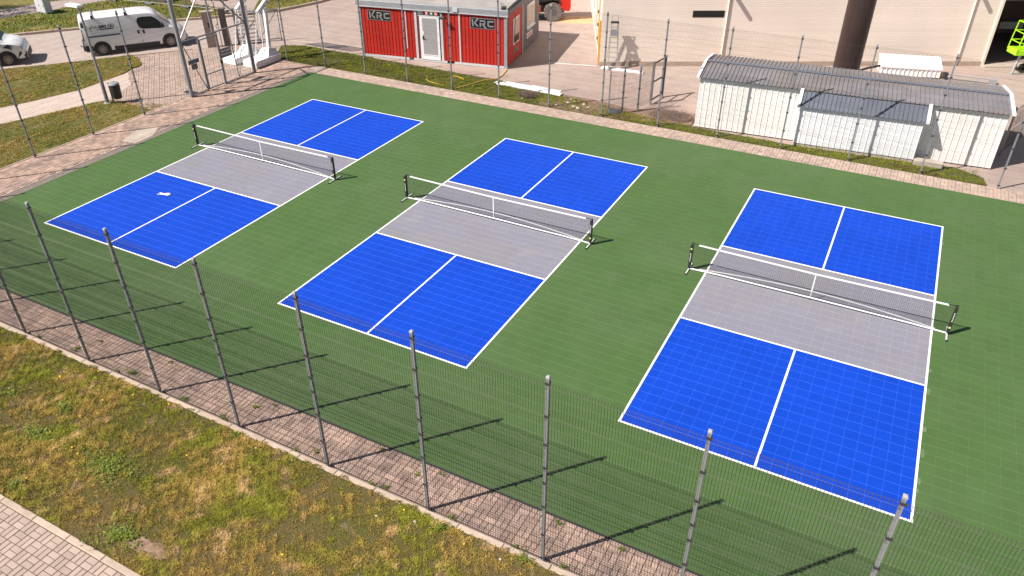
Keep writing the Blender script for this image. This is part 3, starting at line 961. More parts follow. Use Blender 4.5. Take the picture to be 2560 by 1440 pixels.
for (x0, x1, z0, z1) in ((0.11, 1.0, 0.08, 2.44), (1.12, 2.06, 0.1, 2.3), (2.18, 3.96, 0.08, 2.44), (0.11, 1.92, 2.52, 4.62), (2.0, 3.96, 2.52, 4.62)):
    obj('wire_panel', wire_panel_mesh(x1 - x0, z0, z1, (), spike=0.0), gate, (x0, 0.0, 0))
MB().box(0.20, 0.80, -0.075, -0.06, 1.44, 1.63).build('notice_plate', M_PLATE, gate)
MB().box(0.32, 0.66, -0.073, -0.06, 1.18, 1.425).build('notice_plate', M_PLATE, gate)
for k in range(3):
    MB().box(2.20, 2.92, 0.05, 0.065, 1.20 + k * 0.15, 1.335 + k * 0.15).build('notice_board', M_GREYP, gate)

# ================================================================== NETS
def pickle_net(x, label):
    t = thing('net', label, 'net', (x, 7.03, 0.0175), 0, 'portable court nets')
    a, b = -0.47, 6.44
    m = (a + b) / 2
    for xe, s in ((a, 1), (b, -1)):
        f = MB().tube([(xe, -0.34, 0.022), (xe, 0.34, 0.022)], 0.022, 8).build('foot', M_SILV, t, True)
        for yy in (-0.345, 0.345):
            MB().cyl((xe, yy - 0.012, 0.022), (xe, yy + 0.012, 0.022), 0.026, 8).build('end_cap', M_BLACK, f)
        p = MB().bbox(xe - 0.025, xe + 0.025, -0.025, 0.025, 0.03, 0.915, 0.008)
        p = p.build('post', M_BLACKM, t)
        MB().bbox(xe - 0.035, xe + 0.035, -0.045, 0.045, 0.10, 0.88, 0.01).build('sleeve', M_BLACK, p)
        zb = 0.72 if s > 0 else 0.24
        MB().cyl((xe, -0.047, zb), (xe, -0.052, zb), 0.026, 10).build('badge', M_BALL, p)
        for q in range(7):
            z_ = (0.30 if s > 0 else 0.42) + q * 0.042
            MB().box(xe - 0.010, xe + 0.010, -0.0475, -0.046, z_, z_ + 0.026).build('letter', M_WHITE, p)
        MB().bar((xe + s * 0.02, 0, 0.895), (xe + s * 0.2, 0, 0.885), 0.012, 0.02).build('tension_strap', M_BLACK, p)
    # base tube
    MB().tube([(a + 0.02, 0, 0.035), (a + 0.9, 0, 0.06), (m, 0, 0.07), (b - 0.9, 0, 0.06), (b - 0.02, 0, 0.035)], 0.022, 8).build('base_tube', M_WHITE, t, True)
    MB().tube([(m, 0, 0.0), (m, 0, 0.06)], 0.016, 6).build('centre_foot', M_BLACK, t)
    # net: cords as thin square prisms
    def top(u):
        return 0.895 - 0.035 * (1 - abs(2 * u - 1)) ** 1.0

    def bot(u):
        return 0.085
    xs0, xs1 = a + 0.05, b - 0.05
    mb = MB()
    r = 0.0022
    n = 145
    V = []; F = []
    for k in range(n + 1):
        u = k / n; xx = xs0 + (xs1 - xs0) * u
        o = len(V)
        for zz in (bot(u), top(u) - 0.02):
            V += [(xx - r, 0, zz), (xx, -r, zz), (xx + r, 0, zz), (xx, r, zz)]
        for j in range(4):
            F.append((o + j, o + (j + 1) % 4, o + 4 + (j + 1) % 4, o + 4 + j))
    rows = 17
    for q in range(rows):
        for (ua, ub) in ((0, .5), (.5, 1)):
            o = len(V)
            for u in (ua, ub):
                zz = bot(u) + (top(u) - 0.03 - bot(u)) * q / rows
                xx = xs0 + (xs1 - xs0) * u
                V += [(xx, -r, zz), (xx, 0, zz - r), (xx, r, zz), (xx, 0, zz + r)]
            for j in range(4):
                F.append((o + j, o + (j + 1) % 4, o + 4 + (j + 1) % 4, o + 4 + j))
    obj('netting', np_mesh('netting', np.array(V), np.array(F), M_NET), t)
    tp = MB()
    for (ua, ub) in ((0.02, .5), (.5, .98)):
        pa = [(xs0 + (xs1 - xs0) * u, top(u)) for u in (ua, ub)]
        tp.add([(pa[0][0], -0.006, pa[0][1] - .046), (pa[1][0], -0.006, pa[1][1] - .046), (pa[1][0], -0.006, pa[1][1]), (pa[0][0], -0.006, pa[0][1]),
                (pa[0][0], 0.006, pa[0][1] - .046), (pa[1][0], 0.006, pa[1][1] - .046), (pa[1][0], 0.006, pa[1][1]), (pa[0][0], 0.006, pa[0][1])],
               [(0, 1, 2, 3), (7, 6, 5, 4), (3, 2, 6, 7), (1, 0, 4, 5)])
    tp.build('top_tape', M_WHITE, t)
    MB().box(m - 0.016, m + 0.016, -0.012, -0.007, 0.26, 0.855).build('centre_strap', M_WHITE, t)
    MB().box(m - 0.012, m + 0.012, -0.011, -0.008, 0.08, 0.26).build('strap_tail', M_LGREY, t)
    # pale hem cord curving through the net
    pts = []
    for k in range(17):
        u = k / 16
        pts.append((xs0 + 0.25 + (xs1 - xs0 - 0.5) * u, 0.012, 0.075 + 0.20 * math.sin(math.pi * u) ** 0.9))
    MB().tube(pts, 0.019, 6).build('hem_cord', M_HEM, t)
    return t


pickle_net(0.0, 'black court net with white tape on the leftmost court')
pickle_net(33 * PITCH, 'black court net with white tape on the middle court')
pickle_net(66 * PITCH, 'black court net with white tape on the rightmost court')

# ------------------------------------------------------------------ glove left on the court
gl = thing('glove', 'white cotton glove lying on the left court', 'glove', (1.76, 3.28, 0.0165), R(14))
body = MB()
sec = [(-0.02, 0.055, 0.016), (0.04, 0.05, 0.02), (0.10, 0.045, 0.022), (0.16, 0.062, 0.03), (0.22, 0.085, 0.034), (0.28, 0.09, 0.034), (0.33, 0.07, 0.028), (0.355, 0.03, 0.016)]
pts = []
for (x, w, h) in sec:
    for k in range(8):
        t = 2 * math.pi * k / 8
        pts.append((x, math.cos(t) * w, max(-0.0, math.sin(t) * h + h * 0.85)))
body.grid(pts, len(sec), 8, True)
body.f.append(tuple(range(8))); body.t.append(0)
body.f.append(tuple(range(63, 55, -1))); body.t.append(0)
body.build('palm', M_GLOVE, gl, 60)
for (y0, y1, L) in ((0.04, 0.075, 0.12), (-0.035, -0.06, 0.13), (0.0, 0.012, 0.05), (0.02, 0.05, 0.07), (-0.02, -0.03, 0.06)):
    MB().tube([(0.02, y0, 0.014), (-0.02 - L * 0.5, (y0 + y1) / 2, 0.016), (-0.02 - L, y1, 0.012)], [0.016, 0.015, 0.010], 7).build('finger', M_GLOVE, gl, True)

# ================================================================== BASKETBALL HOOPS
def hoop(x, y, label):
    """local: base along +Y from 0 to 1.85, arm reaches towards +Y"""
    t = thing('basketball_hoop', label, 'hoop', (x, y, -0.01), 0, 'portable basketball hoops')
    b = MB()
    b.poly([(-0.45, 0.0, 0.03), (-0.45, 1.75, 0.03), (-0.45, 1.85, 0.12), (-0.45, 1.85, 0.34), (-0.45, 0.10, 0.36), (-0.45, 0.0, 0.28)], (0.90, 0, 0))
    b.build('base', M_WHITE, t)
    hump = MB()
    hump.add([(-0.38, 1.00, 0.35), (0.38, 1.00, 0.35), (0.38, 1.80, 0.35), (-0.38, 1.80, 0.35), (-0.22, 1.28, 0.72), (0.22, 1.28, 0.72), (0.24, 1.70, 0.62), (-0.24, 1.70, 0.62)],
             [(4, 5, 6, 7), (0, 1, 5, 4), (1, 2, 6, 5), (2, 3, 7, 6), (3, 0, 4, 7)])
    hump.build('counterweight', M_WHITE, t)
    MB().bar((0, 1.52, 0.6), (0, 1.72, 2.62), 0.15, 0.17, (0, 1, 0)).build('mast', M_WHITE, t)
    arm = MB().bar((0, 1.16, 2.50), (0, 2.15, 3.12), 0.16, 0.2, (0, 0, 1)).build('arm', M_WHITE, t)
    for (yy, zz) in ((1.62, 2.74), (1.88, 2.90)):
        MB().cyl((0.075, yy, zz), (0.10, yy, zz), 0.03, 8).build('bolt', M_BLACKM, arm)
    for s in (-1, 1):
        MB().tube([(s * 0.08, 1.18, 2.50), (s * 0.30, 0.82, 0.36)], 0.028, 8).build('strut', M_WHITE, t, True)
        MB().tube([(s * 0.05, 2.1, 3.08), (s * 0.30, 2.88, 3.25)], 0.025, 6).build('bracket', M_WHITE, t)
    fr = MB()
    for a, c in (((-.9, 2.95), (.9, 2.95)), ((-.9, 4.0), (.9, 4.0)), ((-.9, 2.95), (-.9, 4.0)), ((.9, 2.95), (.9, 4.0))):
        fr.bar((a[0], 2.9, a[1]), (c[0], 2.9, c[1]), 0.05, 0.05, (0, 1, 0))
    fr = fr.build('backboard', M_WHITE, t)
    MB().box(-.87, .87, 2.895, 2.905, 2.98, 3.97).build('pane', M_ACR, fr)
    rim = MB()
    rim.tube([(0.23 * math.cos(k * math.pi / 8), 3.18 + 0.23 * math.sin(k * math.pi / 8), 3.05) for k in range(17)], 0.012, 6, False)
    rim.build('rim', M_SIGNR, t)
    return t


hoop(-5.95, 15.62, 'white portable basketball hoop nearest the gate post')
hoop(-7.30, 15.55, 'white portable basketball hoop behind the other, farther from the court')

# ================================================================== RED CABIN
CB = R(10.6)
cab = thing('site_cabin', 'red site cabin with white door and black signs', 'cabin', (-2.26, 20.17, -0.05), CB)
CW, CD, CH = 8.18, 6.0, 2.90
# inner boxes carry the boards
MB().box(0.03, CW - 0.03, 0.04, CD - 0.04, 0.12, 2.66).build('wall_core', M_REDG, cab)
nb = 44
wb = CW / nb
skip = lambda x: 3.30 < x < 4.62
for i in range(nb):
    x0 = i * wb
    if skip(x0 + wb / 2) or x0 < 0.1 or x0 > CW - 0.25:
        continue
    mb = MB(); mb.tint = rnd.uniform(-1, 1)
    mb.add([(x0 + 0.008, 0.04, 0.14), (x0 + wb - 0.008, 0.04, 0.14), (x0 + wb - 0.02, 0.0, 0.14), (x0 + 0.02, 0.0, 0.14),
            (x0 + 0.008, 0.04, 2.56), (x0 + wb - 0.008, 0.04, 2.56), (x0 + wb - 0.02, 0.0, 2.56), (x0 + 0.02, 0.0, 2.56)],
           [(0, 3, 7, 4), (3, 2, 6, 7), (2, 1, 5, 6), (4, 7, 6, 5), (0, 1, 2, 3)])
    mb.build('wall_board', M_RED, cab)
# frame profiles
for x in (0.02, CW - 0.17):
    MB().bbox(x, x + 0.15, -0.03, 0.12, 0.0, 2.62, 0.01).build('corner_post', M_GREYP, cab)
for x in (3.18, 4.60):
    MB().bbox(x, x + 0.13, -0.025, 0.04, 0.05, 2.6, 0.008).build('pilaster', M_LGREY, cab)
MB().bbox(5.60, 5.68, -0.025, 0.04, 0.05, 2.6, 0.008).build('pilaster', M_LGREY, cab)
MB().bbox(2.66, 2.72, -0.02, 0.04, 0.6, 2.6, 0.008).build('pilaster', M_LGREY, cab)
for (xa, xb) in ((0.0, 2.75), (3.0, 4.9), (5.3, CW)):
    MB().box(xa, xb, -0.02, 0.08, 0.015, 0.125).build('sill_beam', M_LGREY, cab)
MB().bbox(-0.06, CW + 0.04, -0.07, 0.10, 2.60, 2.90, 0.02).build('fascia', M_GREYP, cab)
MB().box(-0.07, CW + 0.05, -0.085, -0.072, 2.585, 2.63).build('drip_edge', M_LGREY, cab)
MB().bbox(CW - 0.10, CW + 0.06, 0.12, CD, 2.64, 2.88, 0.02).build('fascia', M_DGREY, cab)
MB().bbox(-0.06, 0.10, 0.12, CD, 2.64, 2.88, 0.02).build('fascia', M_GREYP, cab)
roof = MB().box(0.1, CW - 0.1, 0.1, CD, 2.66, 2.84).build('roof', M_ROOFT, cab)
for k in range(1, 11):
    y = 0.1 + k * 0.53
    MB().bbox(0.12, CW - 0.12, y, y + 0.05, 2.835, 2.87, 0.01).build('roof_rib', M_ROOFT, roof)
MB().box(5.33, 5.60, -0.12, -0.072, 2.66, 2.86).build('junction_box', M_LGREY, cab)
# door
dr = MB().bbox(3.46, 4.54, -0.045, 0.045, 0.13, 2.33, 0.01).build('door', M_WHITE, cab)
MB().box(3.62, 4.40, -0.056, -0.046, 0.40, 2.24).build('door_panel', M_DOOR, dr)
MB().box(3.60, 4.42, -0.058, -0.046, 0.35, 0.395).build('door_rail', M_WHITE, dr)
MB().box(3.60, 3.70, -0.066, -0.057, 1.42, 1.56).build('lock_plate', M_WHITE, dr)
MB().box(3.60, 3.68, -0.075, -0.057, 1.16, 1.32).tube([(3.64, -0.10, 1.24), (3.78, -0.10, 1.22)], 0.012, 6).build('handle', M_BLACKM, dr)
MB().box(3.32, 3.46, -0.01, 0.04, 0.13, 2.36).box(4.54, 4.60, -0.01, 0.04, 0.13, 2.36).build('door_reveal', M_REDG, cab)
MB().box(3.40, 4.60, -0.055, 0.04, 2.335, 2.40).build('door_lintel', M_WHITE, cab)
# notice strip above the door
ns = MB().box(3.36, 4.58, -0.075, -0.058, 2.40, 2.585).build('notice_strip', M_BLACKM, cab)


def letters(txt, size, mat, parent, origin, xdir, zdir=(0, 0, 1), name='lettering', depth=0.002, bold=0.0, sx=1.0):
    c = bpy.data.curves.new('lettering', 'FONT')
    c.body = txt; c.size = size; c.extrude = depth; c.offset = bold
    o = bpy.data.objects.new('lettering', c)
    dg = bpy.context.evaluated_depsgraph_get()
    COL.objects.link(o)
    dg.update()
    me = bpy.data.meshes.new_from_object(o.evaluated_get(bpy.context.evaluated_depsgraph_get()))
    bpy.data.objects.remove(o); bpy.data.curves.remove(c)
    X = Vector(xdir).normalized(); Z = Vector(zdir).normalized(); N = X.cross(Z)
    M = Matrix(((X.x * sx, Z.x, N.x, origin[0]), (X.y * sx, Z.y, N.y, origin[1]), (X.z * sx, Z.z, N.z, origin[2]), (0, 0, 0, 1)))
    me.transform(M)
    me.materials.clear(); me.materials.append(mat)
    return obj(name, me, parent)


letters('OBJEKTI', 0.075, M_LGREY, ns, (3.40, -0.078, 2.505), (1, 0, 0))
letters('KONTOR', 0.075, M_LGREY, ns, (3.40, -0.078, 2.42), (1, 0, 0))
for k, m in enumerate((M_SIGNR, M_SIGNG, M_SIGNR)):
    x = 3.82 + k * 0.25
    q = MB().box(x, x + 0.19, -0.080, -0.076, 2.41, 2.575).build('pictogram', m, ns)
    if k == 1:
        MB().box(x + .075, x + .115, -0.083, -0.0805, 2.43, 2.555).build('cross', M_WHITE, q)
        MB().box(x + .03, x + .16, -0.0838, -0.0835, 2.472, 2.513).build('cross', M_WHITE, q)
    elif k == 0:
        MB().box(x + .04, x + .075, -0.083, -0.0805, 2.43, 2.55).box(x + .08, x + .15, -0.083, -0.0805, 2.43, 2.455).box(x + .08, x + .13, -0.083, -0.0805, 2.52, 2.55).build('symbol', M_WHITE, q)
    else:
        MB().box(x + .04, x + .09, -0.083, -0.0805, 2.43, 2.53).box(x + .055, x + .075, -0.083, -0.0805, 2.535, 2.56).box(x + .11, x + .15, -0.083, -0.0805, 2.43, 2.50).build('symbol', M_WHITE, q)


def krc_sign(parent, O, X, Z, w, h, plate=True):
    """black plate with the angular three-letter mark; O = lower-left corner"""
    O = Vector(O); X = Vector(X).normalized(); Z = Vector(Z).normalized(); N = X.cross(Z)

    def P(u, v, n):
        return O + X * u + Z * v + N * n
    if plate:
        fr = MB().poly([P(0, 0, 0), P(w, 0, 0), P(w, h, 0), P(0, h, 0)], N * 0.012).build('sign', M_ALU, parent)
        e = 0.022
        MB().poly([P(e, e, 0.0121), P(w - e, e, 0.0121), P(w - e, h - e, 0.0121), P(e, h - e, 0.0121)], N * 0.004).build('sign_face', M_SIGNB, fr)
    else:
        fr = MB().poly([P(0, 0, 0), P(0.02, 0, 0), P(0.02, 0.02, 0), P(0, 0.02, 0)], N * 0.002).build('sign', M_LGREY, parent)
    t = 0.13 * h

    def stroke(pts, nm):
        mb = MB()
        for a, b in zip(pts[:-1], pts[1:]):
            pa, pb = P(a[0] * w, a[1] * h, 0.019), P(b[0] * w, b[1] * h, 0.019)
            d = (pb - pa).normalized() * t * 0.5
            mb.bar(pa - d, pb + d, t, 0.004, N)
        mb.build(nm, M_ALU, fr)
    stroke([(0.10, 0.80), (0.12, 0.24)], 'letter_stroke')
    stroke([(0.32, 0.93), (0.18, 0.52), (0.30, 0.24)], 'letter_stroke')
    stroke([(0.42, 0.24), (0.42, 0.52)], 'letter_stroke')
    stroke([(0.42, 0.76), (0.60, 0.76), (0.60, 0.48), (0.50, 0.46), (0.63, 0.08)], 'letter_stroke')
    stroke([(0.92, 0.74), (0.73, 0.74), (0.73, 0.28), (0.92, 0.28)], 'letter_stroke')


krc_sign(cab, (0.55, -0.006, 1.93), (1, 0, 0), (0, 0, 1), 1.32, 0.50)
krc_sign(cab, (6.22, -0.006, 1.93), (1, 0, 0), (0, 0, 1), 1.32, 0.50)
# right-hand side wall: red front half, charcoal rear half, windows
for k in range(12):
    y0 = 0.16 + k * 0.2
    mb = MB(); mb.tint = rnd.uniform(-1, 1)
    mb.bbox(CW - 0.03, CW, y0 + 0.008, y0 + 0.192, 0.14, 2.62, 0.004)
    mb.build('wall_board', M_RED, cab)
MB().box(CW - 0.04, CW + 0.02, 2.58, 2.76, 0.0, 2.64).build('corner_post', M_GREYP, cab)
for k in range(6):
    y0 = 2.78 + k * 0.53
    MB().box(CW - 0.035, CW - 0.002, y0 + 0.006, y0 + 0.524, 0.12, 2.64).build('wall_panel', M_DGREY, cab)
for (y0, y1, z0, z1, split) in ((0.95, 2.0, 0.95, 2.25, False), (3.45, 4.9, 1.15, 2.35, True)):
    wf = MB().box(CW, CW + 0.035, y0, y1, z0, z1).build('window', M_WHITE, cab)
    if split:
        ym = (y0 + y1) / 2
        for (a, b) in ((y0 + .06, ym - .03), (ym + .03, y1 - .06)):
            MB().box(CW + 0.036, CW + 0.042, a, b, z0 + .07, z1 - .07).build('pane', M_BLIND, wf)
        MB().box(CW, CW + 0.08, y0 - 0.1, y1 + 0.1, z0 - 0.07, z0 - 0.005).build('window_sill', M_LGREY, wf)
    else:
        MB().box(CW + 0.036, CW + 0.042, y0 + .07, y1 - .07, z0 + .45, z1 - .07).build('pane', M_BLIND, wf)
        MB().box(CW + 0.036, CW + 0.042, y0 + .07, y1 - .07, z0 + .07, z0 + .44).build('pane', M_GLASS, wf)
krc_sign(cab, (CW + 0.004, 0.95, 0.42), (0, 1, 0), (0, 0, 1), 1.1, 0.42, plate=False)
sg = MB().box(CW, CW + 0.012, 3.5, 4.55, 0.62, 0.88).build('sign', M_WHITE, cab)
letters('CRAMO', 0.25, M_SIGNR, sg, (CW + 0.016, 3.55, 0.665), (0, 1, 0), bold=0.004)
MB().tube([(CW + 0.02, 0.15, 2.93), (CW - 0.03, 1.5, 2.95), (CW - 0.02, 3.5, 2.95), (CW - 0.03, 5.8, 2.95)], 0.05, 8).build('drain_pipe', M_BLACK, cab, True)
MB().bbox(CW - 0.32, CW - 0.10, 0.02, 0.22, 2.91, 3.06, 0.03).tube([(CW - 0.3, 0.1, 2.95), (CW - 0.36, 0.1, 3.2), (CW - 0.25, 0.3, 3.1)], 0.014, 6).build('floodlight', M_BLACK, cab)
MB().tube([(4.75, -0.05, 2.58), (4.78, -0.22, 2.52), (4.85, -0.25, 2.42)], 0.018, 6).bbox(4.72, 4.98, -0.32, -0.16, 2.30, 2.42, 0.03).build('wall_lamp', M_BLACK, cab)
MB().tube([(CW + 0.03, 0.5, 2.75), (CW + 0.05, 1.3, 2.4), (CW + 0.05, 1.1, 1.6), (CW + 0.06, 1.25, 0.9)], 0.010, 5).build('cable', M_BLACK, cab)
# feet
for x in (0.1, 2.7, 5.4, CW - 0.25):
    MB().box(x, x + 0.15, 0.05, 0.3, -0.005, 0.12).build('foot', M_GREYP, cab)

# ================================================================== HALL
HA = R(27.6)
HX, HY = 9.75, 24.33
hall = thing('industrial_hall', 'long cream clad industrial hall with large door opening', 'building', (HX, HY, -0.05), HA)
HL, HH = 34.0, 7.4
DO0, DO1, DOH = 19.82, 24.6, 3.26      # door opening
z = 0.22
while z < HH - 0.05:
    top = min(z + 1.0, HH)
    if z < DOH < top:
        top = DOH
    segs = [(0.0, DO0 - 0.14), (DO1 + 0.14, HL)] if z < DOH - 0.01 else [(0.0, HL)]
    for (a, b) in segs:
        mb = MB()
        nrow = max(1, round((top - z) / 0.10)); rh = (top - z) / nrow
        for q in range(nrow):
            mb.tint = rnd.uniform(-1, 1)
            z0_, z1_ = z + q * rh, z + (q + 1) * rh
            mb.add([(a, 0.010, z0_), (b, 0.010, z0_), (b, 0.0, z0_ + 0.014), (a, 0.0, z0_ + 0.014), (a, 0.0, z1_ - 0.010), (b, 0.0, z1_ - 0.010), (b, 0.010, z1_), (a, 0.010, z1_)],
                   [(0, 1, 2, 3), (3, 2, 5, 4), (4, 5, 6, 7)])
        mb.build('cladding_panel', M_HALL, hall)
    z = top
MB().box(0.0, DO0 - 0.14, 0.022, 0.3, 0.2, HH).build('wall_core', M_HALLG, hall)
MB().box(DO1 + 0.14, HL, 0.022, 0.3, 0.2, HH).build('wall_core', M_HALLG, hall)
MB().box(DO0 - 0.14, DO1 + 0.14, 0.022, 0.3, DOH + 0.1, HH).build('wall_core', M_HALLG, hall)
MB().box(-0.02, DO0, -0.03, 0.3, -0.02, 0.215).box(DO1, HL, -0.03, 0.3, -0.02, 0.215).build('plinth', M_KERB, hall)
# door frame and dark inside
MB().box(DO0 - 0.14, DO0, -0.05, 0.35, 0.0, DOH + 0.1).build('door_jamb', M_HALL, hall)
MB().box(DO1, DO1 + 0.14, -0.05, 0.35, 0.0, DOH + 0.1).build('door_jamb', M_HALL, hall)
MB().box(DO0, DO1, -0.05, 0.35, DOH, DOH + 0.1).build('door_lintel', M_GREYP, hall)
MB().box(DO0 - 2, DO1 + 2, 6.0, 6.1, 0, 5).box(DO0 - 2.1, DO0 - 2, 0.3, 6.1, 0, 5).box(DO1 + 2, DO1 + 2.1, 0.3, 6.1, 0, 5).build('inner_wall', M_DARKIN, hall)
MB().box(DO0 - 2, DO1 + 2, 0.3, 6.1, 4.9, 5.0).build('inner_ceiling', M_DARKIN, hall)
MB().box(DO0, DO1, 0.3, 6.0, 0.02, 0.05).build('inner_floor', M_DARKIN, hall)
MB().box(DO0 - 0.1, DO1, -0.35, 0.3, 0.0, 0.06).build('door_sill', M_CONC, hall)
MB().box(DO0 + 0.7, DO0 + 1.9, 0.9, 1.5, 1.62, 1.98).build('wall_cabinet', M_DGREY, hall)
wn_ = MB().box(4.50, 6.08, -0.012, 0.02, 2.44, 2.76).build('window', M_BLACK, hall)
MB().box(4.54, 6.04, -0.016, -0.013, 2.48, 2.72).build('pane', M_GLASS, wn_)
for (u, L) in ((6.22, 0.47), (18.38, 0.36)):
    p = MB().tube([(u, -0.045, 0.0), (u, -0.045, 3.80)], 0.036, 10).build('downpipe', M_HALL, hall, True)
    MB().box(u - 0.07, u + 0.07, -L, -0.005, 3.72, 3.86).build('bracket_beam', M_HALL, p)
MB().box(-0.2, HL, -0.25, 0.3, HH, HH + 0.25).build('roof_edge', M_GREYP, hall)
# gable wall towards the cabin: white doors with yellow guards
rd = R(114.6) - HA
gw = Vector((math.cos(rd), math.sin(rd), 0)); gn = Vector((-gw.y, gw.x, 0))
GL_ = 16.0
o0 = Vector((0.0, 0.02, 0))


def GP(u, n, z):
    return o0 + gw * u + gn * n + Vector((0, 0, z))


MB().add([GP(0, 0, 0), GP(GL_, 0, 0), GP(GL_, 0, HH), GP(0, 0, HH), GP(0, -0.2, 0), GP(GL_, -0.2, 0), GP(GL_, -0.2, HH), GP(0, -0.2, HH)],
         [(0, 1, 2, 3), (7, 6, 5, 4), (3, 2, 6, 7), (0, 3, 7, 4), (1, 5, 6, 2)]).build('gable_wall', M_HALL, hall)


def gbox(u0, u1, n0, n1, z0, z1):
    return MB().add([GP(u0, n0, z0), GP(u1, n0, z0), GP(u1, n1, z0), GP(u0, n1, z0), GP(u0, n0, z1), GP(u1, n0, z1), GP(u1, n1, z1), GP(u0, n1, z1)],
                    [(3, 2, 1, 0), (4, 5, 6, 7), (0, 1, 5, 4), (1, 2, 6, 5), (2, 3, 7, 6), (3, 0, 4, 7)])


gbox(0.04, 0.24, 0.0, 0.10, 0.10, 2.25).build('guard_post', M_YELG, hall)
gbox(0.26, 0.34, 0.0, 0.10, 0.10, 4.2).build('guard_trim', M_WHITE, hall)
gbox(1.4, 1.7, 0.0, 0.09, 0.70, 4.2).build('guard_post', M_YELG, hall)
for zz in (0.95, 1.65, 2.3, 3.0):
    gbox(1.40, 1.5, 0.09, 0.15, zz, zz + 0.14).build('hinge', M_BLACKM, hall)
gbox(2.1, 3.3, 0.0, 0.08, 1.25, 4.2).build('gable_door', M_WHITE, hall)
gbox(3.32, 3.7, 0.0, 0.10, 1.2, 4.2).build('guard_post', M_YELG, hall)
gbox(5.2, 6.6, 0.0, 0.08, 1.3, 4.2).build('gable_door', M_WHITE, hall)
gbox(6.62, 7.0, 0.0, 0.10, 1.3, 4.2).build('guard_post', M_YELG, hall)
gbox(1.2, 8.0, 0.0, 0.04, 0.6, 0.68).build('gable_ledge', M_KERB, hall)

# ================================================================== CHIMNEY
ch = thing('flue_pipe', 'thick brown steel flue pipe standing by the hall', 'flue', (21.46, 24.6, -0.05))
MB().tube([(0, 0, 0), (0, 0, 4.70), (0, 0, 4.80), (0, 0, 4.85)], [0.565, 0.565, 0.45, 0.2], 40).build('shaft', M_CHIM, ch, True)
for zz in (2.1, 3.75):
    MB().cyl((0, 0, zz), (0, 0, zz + 0.02), 0.572, 40).build('seam', M_CHIM, ch, True)
for (x, y) in ((-0.80, -0.1), (0.80, -0.05)):
    MB().box(x - 0.07, x + 0.07, y - 0.06, y + 0.06, 0.0, 0.14).build('anchor', M_BLACKM, ch)
MB().cyl((0, 0, 0), (0, 0, 0.05), 0.64, 32).build('base_flange', M_CHIM, ch, True)


# ================================================================== SHEDS
def ribbed(L, H, rib, n_axis='y', depth=0.03, flat=0.7):
    """cross-section points of a trapezoid sheet across x from 0..L -> list (x, d)"""
    pts = []
    n = max(1, round(L / rib)); w = L / n
    for i in range(n):
        x = i * w
        pts += [(x, 0), (x + w * flat, 0), (x + w * (flat + 0.08), depth), (x + w * 0.92, depth)]
    pts.append((L, 0))
    return pts


def rib_sheet(name, O, X, Y, N, L, H, mat, parent, rib=0.24, depth=0.025, tint=0.0, flat=0.7):
    """sheet spanning L along X and H along Y, ribs along Y raised along N"""
    O, X, Y, N = Vector(O), Vector(X).normalized(), Vector(Y).normalized(), Vector(N).normalized()
    pr = ribbed(L, H, rib, depth=depth, flat=flat)
    mb = MB(); mb.tint = tint
    vs = []
    for (x, d) in pr:
        vs.append(O + X * x + N * d)
        vs.append(O + X * x + N * d + Y * H)
    k = len(pr)
    fs = [(2 * i, 2 * i + 2, 2 * i + 3, 2 * i + 1) for i in range(k - 1)]
    o = len(vs)
    vs += [v - N * 0.006 for v in vs]
    fs += [tuple(o + q for q in reversed(f)) for f in fs[:]]
    fs += [(2 * i, o + 2 * i, o + 2 * i + 2, 2 * i + 2) for i in range(k - 1)] + [(2 * i + 1, 2 * i + 3, o + 2 * i + 3, o + 2 * i + 1) for i in range(k - 1)]
    fs += [(0, 1, o + 1, o), (2 * k - 2, o + 2 * k - 2, o + 2 * k - 1, 2 * k - 1)]
    mb.add(vs, fs)
    return mb.build(name, mat, parent)


SA = R(4.9)
shed = thing('metal_shed', 'long white sheet metal shed with dark ribbed roof and lean-to', 'shed', (16.52, 18.30, -0.02), SA)
SW, SD, SE, SR = 11.16, 3.24, 2.15, 2.36
core = MB().box(0.03, SW - 0.03, 0.035, SD, 0.05, SE - 0.06).build('wall_core', M_SHEDW, shed)
ns_ = 10
for i in range(ns_):
    L = SW / ns_
    rib_sheet('wall_sheet', (i * L + 0.002, 0.02, 0.02), (1, 0, 0), (0, 0, 1), (0, -1, 0), L - 0.004, SE - 0.08, M_SHEDW, shed, 0.24, 0.022, 0.0, 0.80)
for (x, s) in ((0.0, -1), (SW, 1)):
    for k in range(3):
        L = (SD - 0.04) / 3
        yy = 0.04 + k * L
        if s < 0:
            rib_sheet('wall_sheet', (0.02, yy + L - 0.002, 0.02), (0, -1, 0), (0, 0, 1), (-1, 0, 0), L - 0.004, SE - 0.02, M_SHEDW, shed, 0.23, 0.02)
        else:
            rib_sheet('wall_sheet', (SW - 0.02, yy + 0.002, 0.02), (0, 1, 0), (0, 0, 1), (1, 0, 0), L - 0.004, SE - 0.02, M_SHEDW, shed, 0.23, 0.02)
yr = 1.58
nr = 10
for i in range(nr):
    L = (SW + 0.16) / nr
    x0 = -0.08 + i * L
    f = Vector((0, yr + 0.12, SR - SE))
    rib_sheet('roof_sheet', (x0 + 0.002, -0.12, SE), (1, 0, 0), f, (0, -(SR - SE), yr + .12), L - 0.004, f.length, M_ROOFD, shed, 0.17, 0.03, rnd.uniform(-1, 1), 0.74)
    f2 = Vector((0, SD + 0.1 - yr, -(SR - SE)))
    rib_sheet('roof_sheet', (x0 + 0.002, yr, SR - 0.004), (1, 0, 0), f2, (0, (SR - SE), SD - yr), L - 0.004, f2.length, M_ROOFD, shed, 0.17, 0.03, rnd.uniform(-1, 1), 0.74)
